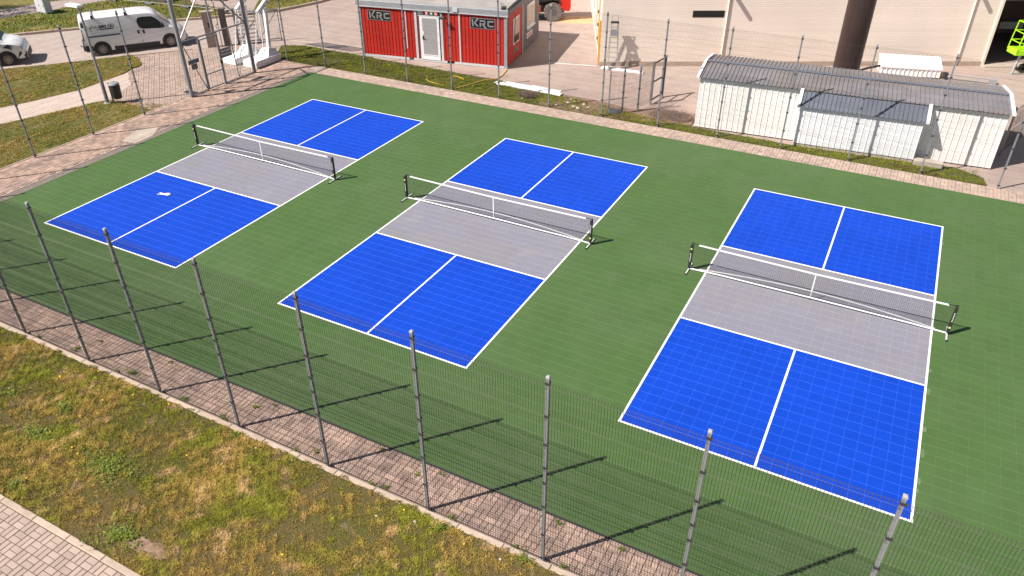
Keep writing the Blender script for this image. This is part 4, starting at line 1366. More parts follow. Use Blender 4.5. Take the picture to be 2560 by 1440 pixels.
MB().add([(-0.1, yr - 0.13, SR + 0.018), (SW + 0.1, yr - 0.13, SR + 0.018), (SW + 0.1, yr, SR + 0.05), (-0.1, yr, SR + 0.05), (SW + 0.1, yr + 0.13, SR + 0.018), (-0.1, yr + 0.13, SR + 0.018)],
         [(0, 1, 2, 3), (3, 2, 4, 5)]).build('ridge_cap', M_ROOFB, shed)
for x in (-0.13, SW + 0.03):
    MB().add([(x, -0.14, SE - 0.02), (x + 0.11, -0.14, SE - 0.02), (x + 0.11, yr - 0.05, SR + 0.03), (x, yr - 0.05, SR + 0.03), (x, -0.14, SE + 0.045), (x + 0.11, -0.14, SE + 0.045), (x + 0.11, yr - 0.05, SR + 0.075), (x, yr - 0.05, SR + 0.075)],
             [(3, 2, 1, 0), (4, 5, 6, 7), (0, 1, 5, 4), (1, 2, 6, 5), (2, 3, 7, 6), (3, 0, 4, 7)]).build('verge_board', M_WHITE, shed)
    MB().add([(x, yr + 0.05, SR + 0.03), (x + 0.11, yr + 0.05, SR + 0.03), (x + 0.11, SD + 0.1, SE), (x, SD + 0.1, SE), (x, yr + 0.05, SR + 0.075), (x + 0.11, yr + 0.05, SR + 0.075), (x + 0.11, SD + 0.1, SE + 0.045), (x, SD + 0.1, SE + 0.045)],
             [(3, 2, 1, 0), (4, 5, 6, 7), (0, 1, 5, 4), (1, 2, 6, 5), (2, 3, 7, 6), (3, 0, 4, 7)]).build('verge_board', M_WHITE, shed)
# lean-to in front
AX0, AX1, AP, AE, AB = 4.07, 8.45, 0.62, 1.70, 0.17
MB().box(AX0 + 0.02, AX1 - 0.02, -AP + 0.04, 0.0, 0.0, 1.68).build('annex_core', M_CONC, shed)
na = 4
for i in range(na):
    L = (AX1 - AX0) / na
    rib_sheet('annex_sheet', (AX0 + i * L + 0.002, -AP + 0.015, AB), (1, 0, 0), (0, 0, 1), (0, -1, 0), L - 0.004, AE - AB - 0.06, M_SHEDW2, shed, 0.22, 0.020, 0.0, 0.80)
rib_sheet('annex_sheet', (AX1, -AP + 0.02, AB), (0, 1, 0), (0, 0, 1), (1, 0, 0), AP - 0.03, AE - AB + 0.05, M_SHEDW2, shed, 0.22, 0.02)
rib_sheet('annex_sheet', (AX0, -0.01, AB), (0, -1, 0), (0, 0, 1), (-1, 0, 0), AP - 0.03, AE - AB + 0.05, M_SHEDW2, shed, 0.22, 0.02)
for i in range(na):
    L = (AX1 - AX0 + 0.06) / na
    f = Vector((0, AP - 0.02, 2.12 - AE))
    rib_sheet('annex_roof', (AX0 - 0.03 + i * L + 0.002, -AP - 0.10, AE - 0.03), (1, 0, 0), f, (0, -(2.12 - AE), AP), L - 0.004, f.length + 0.02, M_ROOFB, shed, 0.17, 0.03, rnd.uniform(-1, 1), 0.74)
for x in (AX0 - 0.14, AX1 + 0.03):
    MB().add([(x, -AP - 0.12, AE - 0.06), (x + 0.12, -AP - 0.12, AE - 0.06), (x + 0.12, -0.10, 2.12), (x, -0.10, 2.12), (x, -AP - 0.12, AE + 0.035), (x + 0.12, -AP - 0.12, AE + 0.035), (x + 0.12, -0.10, 2.20), (x, -0.10, 2.20)],
             [(3, 2, 1, 0), (4, 5, 6, 7), (0, 1, 5, 4), (1, 2, 6, 5), (2, 3, 7, 6), (3, 0, 4, 7)]).build('annex_verge', M_WHITE, shed)
sl = MB().bbox(24.98, 26.0, 18.30, 18.62, -0.02, 0.2, 0.02).build('concrete_footing', M_CONC)
sl.matrix_world = Matrix.Translation((16.52, 18.30, 0)) @ Matrix.Rotation(SA, 4, 'Z') @ Matrix.Translation((-16.52, -18.30, 0)) @ Matrix.Translation((0, -0.75, 0))
tag(sl, 'low concrete footing beside the shed lean-to', 'footing')

# white ribbed box behind the shed
wb_ = thing('storage_box', 'low white ribbed metal box behind the shed', 'box', (22.75, 29.35, -0.05), R(15))
MB().box(0.0, 2.74, 0.0, 0.9, 0.06, 0.46).build('body', M_WHITE, wb_)
lid = MB().add([(-0.05, -0.05, 0.42), (2.79, -0.05, 0.42), (2.79, 0.92, 0.75), (-0.05, 0.92, 0.75), (-0.05, -0.05, 0.50), (2.79, -0.05, 0.50), (2.79, 0.92, 0.83), (-0.05, 0.92, 0.83)],
               [(3, 2, 1, 0), (4, 5, 6, 7), (0, 1, 5, 4), (1, 2, 6, 5), (2, 3, 7, 6), (3, 0, 4, 7)]).build('lid', M_WHITE, wb_)
for k in range(14):
    x = 0.02 + k * 0.205
    MB().bar((x, -0.05, 0.505), (x, 0.92, 0.835), 0.05, 0.02).build('lid_rib', M_WHITE, lid)
for k in range(14):
    x = 0.02 + k * 0.205
    MB().box(x, x + 0.06, -0.03, 0.0, 0.06, 0.42).build('side_rib', M_WHITE, wb_)
MB().tube([(0.0, 0.3, 0.40), (-0.5, 0.2, 0.30), (-1.05, 0.1, 0.12), (-1.15, 0.1, 0.0)], 0.06, 8).build('outlet_pipe', M_BLACKM, wb_, True)
MB().box(0.1, 0.3, 0.1, 0.9, 0, 0.06).build('skid', M_DGREY, wb_)
MB().box(2.4, 2.6, 0.1, 0.9, 0, 0.06).build('skid', M_DGREY, wb_)

# ================================================================== VANS
def lerp_profile(prof, u):
    for (a, za), (b, zb) in zip(prof[:-1], prof[1:]):
        if a <= u <= b:
            return za + (zb - za) * (u - a) / (b - a)
    return prof[-1][1] if u > prof[-1][0] else prof[0][1]


def van(label, loc, rz, wheelbase=3.45, lettering=True, kind=0):
    """local X forward; rear axle at x = 0; y = -0.95 is the side towards the court"""
    t = thing('van', label, 'van', loc, rz)
    W = 0.94
    f = wheelbase + 0.92
    top = [(-0.80, 1.70), (-0.76, 1.90), (-0.5, 1.955), (2.3, 1.97), (2.75, 1.93), (2.95, 1.84), (3.62, 1.20), (3.75, 1.12), (4.05, 1.00), (f - 0.10, 0.80), (f, 0.62)]
    if kind == 1:
        top = [(-0.80, 1.70), (-0.76, 1.90), (-0.5, 1.955), (2.0, 1.97), (2.55, 1.92), (2.8, 1.80), (3.42, 1.27), (3.55, 1.20), (4.0, 1.10), (f - 0.10, 0.92), (f, 0.70)]
    us = [-0.80, -0.78, -0.74, -0.6, -0.3, 0.4, 1.2, 2.0, 2.4, 2.7, 2.85, 2.97, 3.1, 3.3, 3.5, 3.62, 3.75, 3.95, 4.15, f - 0.18, f - 0.08, f - 0.02, f]
    pts = []
    for u in us:
        zt = lerp_profile(top, u)
        # plan-view taper at nose and tail
        w = W
        if u > f - 0.55:
            w = W - 0.20 * ((u - (f - 0.55)) / 0.55) ** 2
        if u < -0.70:
            w = W - 0.04
        tum = 0.11 if zt > 1.3 else 0.05
        zb = 0.22
        r = 0.10
        sec = [(w - 0.06, zb), (w, zb + 0.10), (w + 0.01, min(0.75, zt - 0.12)), (w - 0.01, min(1.08, zt - 0.10)), (w - tum * 0.75, max(min(zt - 0.22, 1.65), min(1.09, zt - 0.09))), (w - tum - 0.02, zt - 0.06), (w - tum - 0.10, zt - 0.012), (0.35, zt + 0.012)]
        ring = [(-y, z) for y, z in sec] + [(y, z) for y, z in reversed(sec)]
        pts += [(u, y, z) for y, z in ring]
    body = MB()
    nv = 16
    body.grid(pts, len(us), nv, True)
    body.f.append(tuple(range(nv))); body.t.append(0)
    o_ = (len(us) - 1) * nv
    body.f.append(tuple(o_ + i for i in reversed(range(nv)))); body.t.append(0)
    body = body.build('body', M_CARW, t, 35)

    def side(pl, name, mat, s=-1, off=0.004, parent=t, th=0.006):
        """flat piece on a flank, pl = [(u, z)], following the tumblehome"""
        def yy(u, z):
            w = W
            if u > f - 0.55:
                w = W - 0.20 * ((u - (f - 0.55)) / 0.55) ** 2
            if z > 1.08:
                return w - 0.01 - (z - 1.08) * 0.125
            return w + 0.008
        P3 = [(u, s * (yy(u, z) + off), z) for u, z in pl]
        if s > 0:
            P3 = P3[::-1]
        return MB().poly(P3, (0, s * -th if False else s * th, 0)).build(name, mat, parent)
    for s in (-1, 1):
        # cab door glass
        if kind == 0:
            gl_ = [(2.02, 1.66), (1.98, 1.50), (2.06, 1.22), (2.20, 1.14), (3.12, 1.08), (3.30, 1.10), (3.30, 1.20), (2.92, 1.62), (2.75, 1.72), (2.3, 1.74), (2.1, 1.72)]
        else:
            gl_ = [(2.02, 1.66), (2.0, 1.26), (3.2, 1.20), (3.2, 1.26), (2.8, 1.64), (2.6, 1.70), (2.2, 1.72)]
        side(gl_, 'cab_window', M_GLASS, s)
        side([(f - 0.75, 0.22), (f - 0.05, 0.22), (f - 0.02, 0.55), (f - 0.5, 0.52)] if kind == 0 else [(f - 0.52, 0.22), (f - 0.03, 0.22), (f - 0.01, 0.62), (f - 0.30, 0.66)], 'bumper_corner', M_BLACK, s, 0.006)
        side([(0.60, 0.22), (2.88, 0.22), (2.88, 0.40), (0.60, 0.42)], 'sill_trim', M_BLACK, s, 0.006)
        side([(-0.79, 0.28), (-0.42, 0.28), (-0.42, 0.55), (-0.79, 0.60)], 'rear_bumper_corner', M_BLACK, s, 0.006)
        side([(-0.79, 0.85), (-0.745, 0.85), (-0.73, 1.45), (-0.77, 1.47)], 'tail_lamp', M_REDL, s, 0.005)
        side([(-0.74, 1.50), (-0.58, 1.50), (-0.60, 1.76), (-0.72, 1.76)], 'rear_trim', M_DGREY, s, 0.007)
        side([(1.90, 0.92), (2.00, 0.92), (1.98, 1.10), (1.88, 1.10)], 'door_handle', M_BLACK, s, 0.01)
        side([(2.16, 0.90), (2.27, 0.90), (2.25, 1.09), (2.14, 1.09)], 'door_handle', M_BLACK, s, 0.01)
        side([(2.055, 0.42), (2.07, 0.42), (2.07, 1.10), (1.96, 1.70), (1.945, 1.70), (2.055, 1.10)], 'door_seam', M_DGREY, s, 0.003)
        side([(0.66, 0.44), (0.675, 0.44), (0.675, 1.72), (0.66, 1.72)], 'door_seam', M_LGREY, s, 0.003)
        # mirror
        MB().bbox(3.12, 3.26, s * (W + 0.06) - 0.09, s * (W + 0.06) + 0.09, 1.12, 1.36, 0.03).build('mirror', M_BLACK, t)
        # headlamp
        side([(f - 0.62, 0.74), (f - 0.16, 0.70), (f - 0.16, 0.82), (f - 0.55, 0.97)] if kind == 0 else [(f - 0.70, 0.80), (f - 0.12, 0.72), (f - 0.12, 0.90), (f - 0.62, 1.00)], 'headlamp', M_CHROME if kind == 0 else M_CHROME, s, 0.012)
    if kind == 1:
        for s in (-1, 1):
            side([(f - 0.98, 0.93), (f - 0.60, 0.80), (f - 0.58, 1.0), (f - 0.75, 1.06)], 'lamp_surround', M_NAVY, s, 0.008)
    # windscreen
    a, b = (2.99, 3.60) if kind == 0 else (2.84, 3.40)
    za, zb_ = lerp_profile(top, a), lerp_profile(top, b)
    nrm = Vector((za - zb_, 0, b - a)).normalized() * 0.014
    MB().poly([Vector((a, -0.70, za)) + nrm, Vector((b, -0.80, zb_)) + nrm, Vector((b, 0.80, zb_)) + nrm, Vector((a, 0.70, za)) + nrm], nrm * 0.5).build('windscreen', M_GLASS, t)
    MB().bbox(f - 0.12, f + 0.03, -0.72, 0.72, 0.24, 0.56, 0.05).build('front_bumper', M_BLACK, t)
    MB().bbox(-0.90, -0.76, -0.86, 0.86, 0.30, 0.56, 0.03).build('rear_bumper', M_BLACK, t)
    MB().tube([(-0.86, 0, 0.36), (-1.0, 0, 0.36), (-1.02, 0, 0.44)], 0.025, 6).build('tow_ball', M_BLACKM, t)
    # wheels
    for xw in (0.0, wheelbase):
        for s in (-1, 1):
            arch = MB()
            n = 20
            pa = []
            for k in range(n + 1):
                th = math.pi * k / n
                pa.append((xw + math.cos(th) * 0.43, s * (W + 0.012), 0.33 + math.sin(th) * 0.43))
            pa += [(xw - 0.43, s * (W + 0.012), 0.2), (xw + 0.43, s * (W + 0.012), 0.2)]
            arch.poly(pa, (0, s * 0.005, 0)).build('wheel_arch', M_BLACKM, t)
            wh = MB().tube([(xw, s * (W - 0.16), 0.33), (xw, s * (W + 0.03), 0.33)], 0.335, 24).build('wheel', M_TYRE, t, True)
            y1 = s * (W + 0.036)
            MB().cyl((xw, s * (W + 0.025), 0.33), (xw, y1, 0.33), 0.215, 24).build('rim', M_RIM, wh, True)
            for k in range(10):
                th = 2 * math.pi * (k + 0.5) / 10
                c, d = math.cos(th), math.sin(th)
                MB().poly([(xw + c * 0.12 - d * 0.018, y1, 0.33 + d * 0.12 + c * 0.018), (xw + c * 0.19 - d * 0.03, y1, 0.33 + d * 0.19 + c * 0.03), (xw + c * 0.19 + d * 0.03, y1, 0.33 + d * 0.19 - c * 0.03), (xw + c * 0.12 + d * 0.018, y1, 0.33 + d * 0.12 - c * 0.018)], (0, s * 0.004, 0)).build('rim_slot', M_BLACKM, wh)
    if kind == 0:
        side([(-0.62, 0.99), (1.05, 0.99), (1.05, 1.05), (-0.62, 1.05)], 'slide_rail', M_NAVY, -1, 0.01)
        side([(-0.62, 0.99), (1.05, 0.99), (1.05, 1.05), (-0.62, 1.05)], 'slide_rail', M_NAVY, 1, 0.01)
        for u in (-0.10, 1.52):
            r_ = MB().bar((u, -0.86, 2.04), (u, 0.86, 2.04), 0.05, 0.03).build('roof_bar', M_ALU, t)
            for s in (-1, 1):
                MB().bbox(u - 0.06, u + 0.06, s * 0.83 - 0.05, s * 0.83 + 0.05, 1.90, 2.06, 0.02).build('bar_foot', M_BLACK, r_)
    if lettering:
        s0 = 0.80 + 0.10
        zd = Vector((0, 0.124, 1)).normalized()
        letters('SMG OU', 0.20, M_BLACKM, t, (0.08, -(W - 0.01 - (1.40 - 1.08) * 0.125 + 0.012), 1.40), (1, 0, 0), zd, bold=0.008)
        side([(0.10, 1.315), (0.78, 1.315), (0.78, 1.365), (0.10, 1.365)], 'lettering_bar', M_BLACKM, -1, 0.004)
        # house-shaped mark
        hm = [((-0.34, 1.32), (-0.34, 1.46)), ((-0.34, 1.46), (-0.17, 1.58)), ((-0.17, 1.58), (0.02, 1.46)), ((0.02, 1.46), (0.02, 1.32)), ((-0.34, 1.44), (-0.22, 1.48)), ((-0.22, 1.48), (-0.12, 1.44)), ((-0.12, 1.44), (0.02, 1.48)), ((-0.34, 1.32), (-0.28, 1.32)), ((-0.04, 1.32), (0.02, 1.32))]
        mb = MB()
        for (a, b) in hm:
            pa = Vector((a[0], -(W - 0.01 - (a[1] - 1.08) * 0.125 + 0.008), a[1])); pb = Vector((b[0], -(W - 0.01 - (b[1] - 1.08) * 0.125 + 0.008), b[1]))
            mb.bar(pa, pb, 0.018, 0.006, (0, 1, 0))
        mb.build('house_mark', M_BLACKM, t)
    return t


VA = R(55.5)
vd = Vector((math.cos(VA), math.sin(VA), 0)); vl = Vector((-vd.y, vd.x, 0))
vb = Vector((-14.60, 13.72, -0.04)) + vl * 0.95
van('white panel van with black lettering, parked by the gate', vb, VA)
VB = R(51)
vd2 = Vector((math.cos(VB), math.sin(VB), 0)); vl2 = Vector((-vd2.y, vd2.x, 0))
vb2 = Vector((-17.38, 10.22, -0.04)) + vl2 * 0.95 - vd2 * 3.45
van('white van with black bumper at the left picture edge', vb2, VB, lettering=False, kind=1)

# ================================================================== STREET FURNITURE (left)
lp = thing('street_lamp', 'slim grey lamp post beside the litter bin', 'lamp', (-7.96, 8.70, -0.01))
MB().tube([(0, 0, 0.02), (0, 0, 1.25), (0, 0, 1.3), (0, 0, 4.25)], [0.085, 0.08, 0.055, 0.042], 12).build('pole', M_POST, lp, True)
MB().cyl((0, 0, 0), (0, 0, 0.05), 0.17, 14).build('base_plate', M_CONC, lp)
MB().bbox(-0.66, 0.10, -0.15, 0.15, 4.23, 4.33, 0.04).build('lamp_head', M_WHITE, lp)
MB().box(-0.60, -0.05, -0.11, 0.11, 4.215, 4.229).build('lamp_lens', M_LGREY, lp)

bn = thing('litter_bin', 'black litter bin on a post beside the path', 'bin', (-7.62, 8.98, -0.01), R(25))
MB().tube([(-0.20, 0, 0), (-0.20, 0, 0.92)], 0.035, 10).build('post', M_POST, bn, True)
MB().tube([(0.06, 0, 0.22), (0.06, 0, 0.26), (0.06, 0, 0.80)], [0.17, 0.19, 0.215], 18).build('bucket', M_BLACK, bn, True)
MB().tube([(0.04, 0, 0.86), (0.04, 0, 0.92), (0.04, 0, 0.96)], [0.24, 0.21, 0.10], 18).build('lid', M_GREYP, bn, True)
for a in (0.6, 2.5, 4.2):
    MB().bar((0.05 + math.cos(a) * 0.19, math.sin(a) * 0.19, 0.79), (0.05 + math.cos(a) * 0.19, math.sin(a) * 0.19, 0.87), 0.02).build('lid_bracket', M_BLACKM, bn)
MB().box(-0.20, -0.13, -0.03, 0.03, 0.62, 0.70).build('clamp', M_BLACKM, bn)

ec = thing('utility_cabinet', 'pale grey utility cabinet on the grass beside the distant footway', 'cabinet', (-26.15, 17.85, 0.05), R(-5))
MB().bbox(-0.05, 1.15, 0, 0.5, 0.08, 1.05, 0.02).build('housing', M_LGREY, ec)
MB().box(-0.02, 1.12, 0.03, 0.47, -0.02, 0.08).build('plinth', M_DGREY, ec)
MB().bbox(-0.09, 1.19, -0.04, 0.54, 1.05, 1.12, 0.03).build('roof_cap', M_LGREY, ec)
for x in (0.0, 0.565):
    d_ = MB().box(x, x + 0.54, -0.014, 0.0, 0.14, 1.0).build('door', M_LGREY, ec)
    MB().box(x + 0.44, x + 0.47, -0.03, -0.0145, 0.5, 0.64).build('handle', M_BLACKM, d_)

# concrete pillar with box and pipework behind the gate
cp = thing('concrete_pillar', 'weathered concrete pillar with a meter box behind the hoops', 'pillar', (-10.05, 18.15, -0.05), R(49))
MB().bbox(-0.17, 0.17, -0.16, 0.16, 0, 2.05, 0.03).build('pillar', pmat('old_concrete', (0.13, 0.11, 0.10), 0.9, var=0.35, scale=3, stretch=(2, 2, .5)), cp)
MB().bbox(-1.05, -0.55, -0.02, 0.22, 0.0, 1.85, 0.02).build('meter_housing', pmat('dirty_board', (0.36, 0.28, 0.24), 0.9, var=0.15, scale=3), cp)
MB().bbox(-1.12, -0.35, -0.06, 0.26, 1.85, 1.95, 0.02).build('housing_cap', M_KERB, cp)
MB().box(-0.82, -0.64, -0.035, -0.021, 1.1, 1.35).build('hatch', M_BLACKM, cp)
MB().tube([(-0.3, 0.0, 0.0), (-0.3, 0, 2.3), (-0.45, 0, 2.6)], 0.02, 6).tube([(-0.38, -0.1, 1.0), (-0.42, -0.2, 1.15), (-0.38, -0.2, 1.3), (-0.3, -0.12, 1.2)], 0.018, 6).build('conduit', M_BLACKM, cp)
# open swing gate frame behind the hoops
ec.scale = (0.85, 0.9, 0.88)
rg = thing('swing_gate', 'open steel swing gate with rails and braces behind the hoops', 'gate', (-9.75, 18.75, -0.05), R(46))
for a, b, w in (((0, 0.1), (0, 1.75), 0.06), ((2.3, 0.1), (2.3, 1.75), 0.05), ((0, 1.72), (2.3, 1.72), 0.05), ((0, 0.12), (2.3, 0.12), 0.05), ((1.05, 0.12), (1.05, 1.72), 0.04), ((1.45, 0.12), (1.45, 1.72), 0.04), ((1.1, 0.15), (2.25, 1.68), 0.035)):
    MB().bar((a[0], 0, a[1]), (b[0], 0, b[1]), w, w, (0, 1, 0)).build('rail', M_POST, rg)
for k in range(6):
    MB().bar((0.02, 0, 0.32 + k * 0.22), (1.03, 0, 0.32 + k * 0.22), 0.035, 0.03, (0, 1, 0)).build('bar', M_DGREY, rg)
MB().bar((0.05, 0.03, 0.14), (1.0, 0.03, 1.2), 0.04, 0.03, (0, 1, 0)).build('brace', M_DGREY, rg)
MB().bbox(-0.1, 0.03, -0.06, 0.06, 0.0, 1.95, 0.01).build('hinge_post', M_POST, rg)
obj('wire_panel', wire_panel_mesh(2.2, 0.15, 1.68, (), r=0.0025, spike=0.0), rg, (0.05, 0.02, 0))
MB().box(2.26, 2.34, -0.04, 0.04, 0.0, 0.1).build('drop_bolt', M_BLACKM, rg)
MB().tube([(1.2, 0.0, 0.1), (1.0, 0.5, 0.005), (0.9, 0.7, 0.0)], 0.025, 6).build('prop', M_DGREY, rg)

# temporary fence and stacked panels beyond the vans
tf_ = thing('temporary_fence', 'thin temporary fence panels beyond the panel van', 'fence', (-24.4, 22.2, 0.06), R(8.5))
for k in range(4):
    x = k * 2.95
    pn = MB()
    for a, b in (((0, 0.12), (0, 1.1)), ((2.9, 0.12), (2.9, 1.1)), ((0, 1.1), (2.9, 1.1)), ((0, 0.14), (2.9, 0.14))):
        pn.tube([(x + a[0], 0, a[1]), (x + b[0], 0, b[1])], 0.02, 6)
    pn.build('panel_frame', M_POST, tf_)
    MB().bbox(x - 0.35, x + 0.2, -0.13, 0.13, -0.01, 0.12, 0.03).build('foot_block', M_DGREY, tf_)
sp = thing('stacked_rails', 'stack of dark steel frames on the grass beyond the van', 'steel frames', (-23.1, 23.35, 0.06), R(5))
for k in range(5):
    MB().bar((0.0, k * 0.16, 0.03 + 0.02), (2.4, k * 0.16 + 0.05, 0.05), 0.06, 0.06).build('frame', M_DGREY, sp)
for k in range(4):
    MB().bar((0.05 + k * 0.03, 0.02, 0.11 + k * 0.13), (2.3, 0.45, 0.11 + k * 0.13), 0.07, 0.07).build('frame', M_BLACK if k % 2 else M_DGREY, sp)
    MB().bar((0.08, 0.5, 0.11 + k * 0.13), (2.4, 0.6, 0.11 + k * 0.13), 0.05, 0.05).build('frame', M_BLACK, sp)
for x in (0.3, 1.2, 2.1):
    MB().bar((x, -0.02, 0.02), (x, -0.02, 0.62), 0.05).build('upright', M_DGREY, sp)
    MB().bar((x, 0.62, 0.02), (x, 0.62, 0.62), 0.05).build('upright', M_DGREY, sp)

# ================================================================== YARD OBJECTS
# telehandler, partly hidden by the cabin
TA = R(26)
th_ = thing('telehandler', 'red telehandler with big dusty wheel behind the cabin', 'telehandler', (3.80, 31.35, -0.05), TA)


def big_wheel(x, y, r=0.56, w=0.42):
    tv_ = MB()
    n = 28
    prof = [(-w / 2, r * 0.62), (-w / 2, r * 0.9), (-w * 0.3, r), (w * 0.3, r), (w / 2, r * 0.9), (w / 2, r * 0.62)]
    pts = []
    for k in range(n):
        t = 2 * math.pi * k / n
        for (dy, rr) in prof:
            pts.append((x + math.cos(t) * rr, y + dy, r + math.sin(t) * rr))
    pts += pts[:len(prof)]
    tv_.grid(pts, n + 1, len(prof))
    wh = tv_.build('wheel', M_TYREG, th_, True)
    for k in range(18):
        t = 2 * math.pi * k / 18
        for s in (-1, 1):
            c, d = math.cos(t), math.sin(t); c2, d2 = math.cos(t + 0.22), math.sin(t + 0.22)
            MB().bar((x + c * r * 1.0, y + s * 0.0, r + d * r * 1.0), (x + c2 * r * 0.97, y + s * w * 0.5, r + d2 * r * 0.97), 0.07, 0.05, (c, 0, d)).build('lug', M_TYREG, wh)
    MB().cyl((x, y - w * 0.42, r), (x, y - w * 0.30, r), r * 0.64, 24).build('rim', M_RIM, wh, True)
    MB().cyl((x, y - w * 0.47, r), (x, y - w * 0.425, r), r * 0.40, 18).build('hub', M_DGREY, wh, True)


big_wheel(0.0, 0.12)
big_wheel(-2.9, 0.12)
big_wheel(0.0, 1.65)
big_wheel(-2.9, 1.65)
MB().bbox(-3.6, 0.7, 0.42, 1.35, 0.45, 1.05, 0.05).build('chassis', M_BLACK, th_)
MB().bbox(-1.35, -0.75, -0.02, 0.5, 0.52, 0.95, 0.04).build('step_box', pmat('faded_red', (0.36, 0.05, 0.025), 0.6, var=0.2), th_)
MB().poly([(0.30, -0.05, 1.22), (0.42, -0.05, 0.92), (0.60, -0.05, 0.66), (0.98, -0.05, 0.62), (1.06, -0.05, 0.80), (1.06, -0.05, 1.75), (0.1, -0.05, 1.75), (0.0, -0.05, 1.30)], (0, 1.85, 0)).build('counterweight', M_MRED, th_)
MB().poly([(-0.62, -0.08, 1.20), (0.0, -0.08, 1.27), (0.32, -0.08, 1.21), (0.42, -0.08, 1.0), (0.50, -0.08, 1.05), (0.36, -0.08, 1.36), (-0.62, -0.08, 1.30)], (0, 0.45, 0)).build('mudguard', M_BLACK, th_)
MB().bbox(-2.6, 0.0, 0.3, 1.5, 1.05, 1.6, 0.08).build('engine_cover', M_DGREY, th_)
MB().bbox(-2.4, -0.9, -0.02, 0.75, 1.0, 2.3, 0.06).build('cab', M_GLASS, th_)
MB().bar((0.6, 0.95, 1.9), (-4.4, 0.95, 1.35), 0.32, 0.36).build('boom', M_MRED, th_)
sand = MB()
pts = []
g = random.Random(5)
for i in range(6):
    for j in range(16):
        t = 2 * math.pi * j / 16
        q = i / 5
        pts.append((math.cos(t) * 1.9 * q * g.uniform(.85, 1.1), math.sin(t) * 0.9 * q * g.uniform(.85, 1.1), 0.14 * (1 - q) * g.uniform(.6, 1.2)))
sand.grid(pts, 6, 16, True)
so = sand.build('sand_heap', pmat('sawdust', (0.52, 0.36, 0.20), 0.95, var=0.2, scale=4), None, True)
so.location = (5.1, 32.4, -0.048); so.rotation_euler = (0, 0, R(26))
tag(so, 'low heap of sandy sawdust beside the telehandler', 'sand', kind='structure')

# step ladder against the hall
ld = thing('step_ladder', 'tall aluminium step ladder standing against the hall corner', 'ladder', (10.60, 24.02, -0.05), R(27.6))
for s in (-1, 1):
    MB().bar((s * 0.25, -0.05, 0), (s * 0.17, 0.32, 2.28), 0.03, 0.075, (0, 1, 0)).build('rail', M_ALU, ld)
    MB().bar((s * 0.27, 0.52, 0.22), (s * 0.15, 0.36, 2.25), 0.03, 0.05, (0, 1, 0)).build('rear_leg', M_ALU, ld)
for k in range(9):
    q = (k + 0.7) / 9.6
    w = 0.25 - 0.08 * q
    MB().box(-w, w, -0.05 + 0.37 * q - 0.04, -0.05 + 0.37 * q + 0.04, 2.28 * q - 0.012, 2.28 * q + 0.012).build('tread', M_ALU, ld)
MB().bbox(-0.2, 0.2, 0.22, 0.42, 2.26, 2.33, 0.02).build('top_tray', M_BLACK, ld)
MB().tube([(-0.17, 0.33, 2.3), (-0.15, 0.30, 2.62), (0.15, 0.30, 2.62), (0.17, 0.33, 2.3)], 0.016, 6).build('hand_hoop', M_ALU, ld)
MB().box(-0.19, 0.16, 0.15, 0.17, 1.66, 1.98).build('tool_sheet', M_GREYP, ld)
bx = thing('board_stack', 'white boards lying on the ground at the ladder foot', 'boards', (9.98, 23.98, -0.05), R(3.5))
MB().bbox(0, 2.22, -0.05, 0.25, 0, 0.06, 0.008).build('board', M_WHITE, bx)
MB().bbox(0.05, 1.0, 0.0, 0.22, 0.062, 0.10, 0.008).build('board', M_WHITE, bx)
MB().bbox(0.35, 0.75, -0.03, 0.2, 0.102, 0.13, 0.008).build('board', M_LGREY, bx)

# small mesh fence with open gate beside the shed
sf = thing('low_mesh_fence', 'low mesh fence with an open gate left of the shed', 'fence', (0, 0, -0.04))
fp = [(12.85, 17.75), (13.30, 18.25), (13.74, 19.05), (13.97, 20.10), (14.14, 21.28)]
for i, (x, y) in enumerate(fp):
    hh = (2.05, 2.18, 2.02, 1.95, 1.95)[i]
    w = (0.02, 0.03, 0.03, 0.04, 0.04)[i]
    p = MB().bbox(x - w, x + w, y - w, y + w, 0, hh, 0.006).build('post', M_POST, sf)
    if i in (1, 2):
        for zz in (0.3, 1.0, 1.75):
            MB().box(x - 0.04, x + 0.04, y - 0.045, y + 0.03, zz - .02, zz + .02).build('clamp', M_CLAMP, p)
for i in range(3):
    a = Vector((*fp[i], 0)); b = Vector((*fp[i + 1], 0)); d = b - a
    o = obj('wire_panel', wire_panel_mesh(d.length - 0.06, 0.12, 1.95, (0.3, 1.0, 1.75), r=0.003, spike=0.02), sf, a + d.normalized() * 0.03, math.atan2(d.y, d.x))
a = Vector((*fp[3], 0)); b = Vector((*fp[4], 0)); d = (b - a).normalized()
a2, b2 = a + d * 0.08, b - d * 0.06
for p, q in (((a2, 0.15), (a2, 1.85)), ((b2, 0.15), (b2, 1.85)), ((a2, 1.85), (b2, 1.85)), ((a2, 1.0), (b2, 1.0)), ((a2, 0.18), (b2, 0.18))):
    MB().bar(p[0] + Vector((0, 0, p[1])), q[0] + Vector((0, 0, q[1])), 0.05, 0.05).build('gate_rail', M_BLACK, sf)

# fence return right of the shed
rf = thing('chainlink_fence', 'mesh fence panel right of the shed', 'fence', (0, 0, -0.04))
rp = [(27.95, 20.9), (28.55, 22.6), (29.2, 24.4)]
for (x, y) in rp:
    MB().bbox(x - 0.035, x + 0.035, y - 0.035, y + 0.035, 0, 1.95, 0.006).build('post', M_POST, rf)
for i in range(2):
    a = Vector((*rp[i], 0)); b = Vector((*rp[i + 1], 0)); d = b - a
    obj('wire_panel', wire_panel_mesh(d.length - 0.08, 0.1, 1.85, (0.3, 1.0, 1.7), r=0.003), rf, a + d.normalized() * 0.04, math.atan2(d.y, d.x))

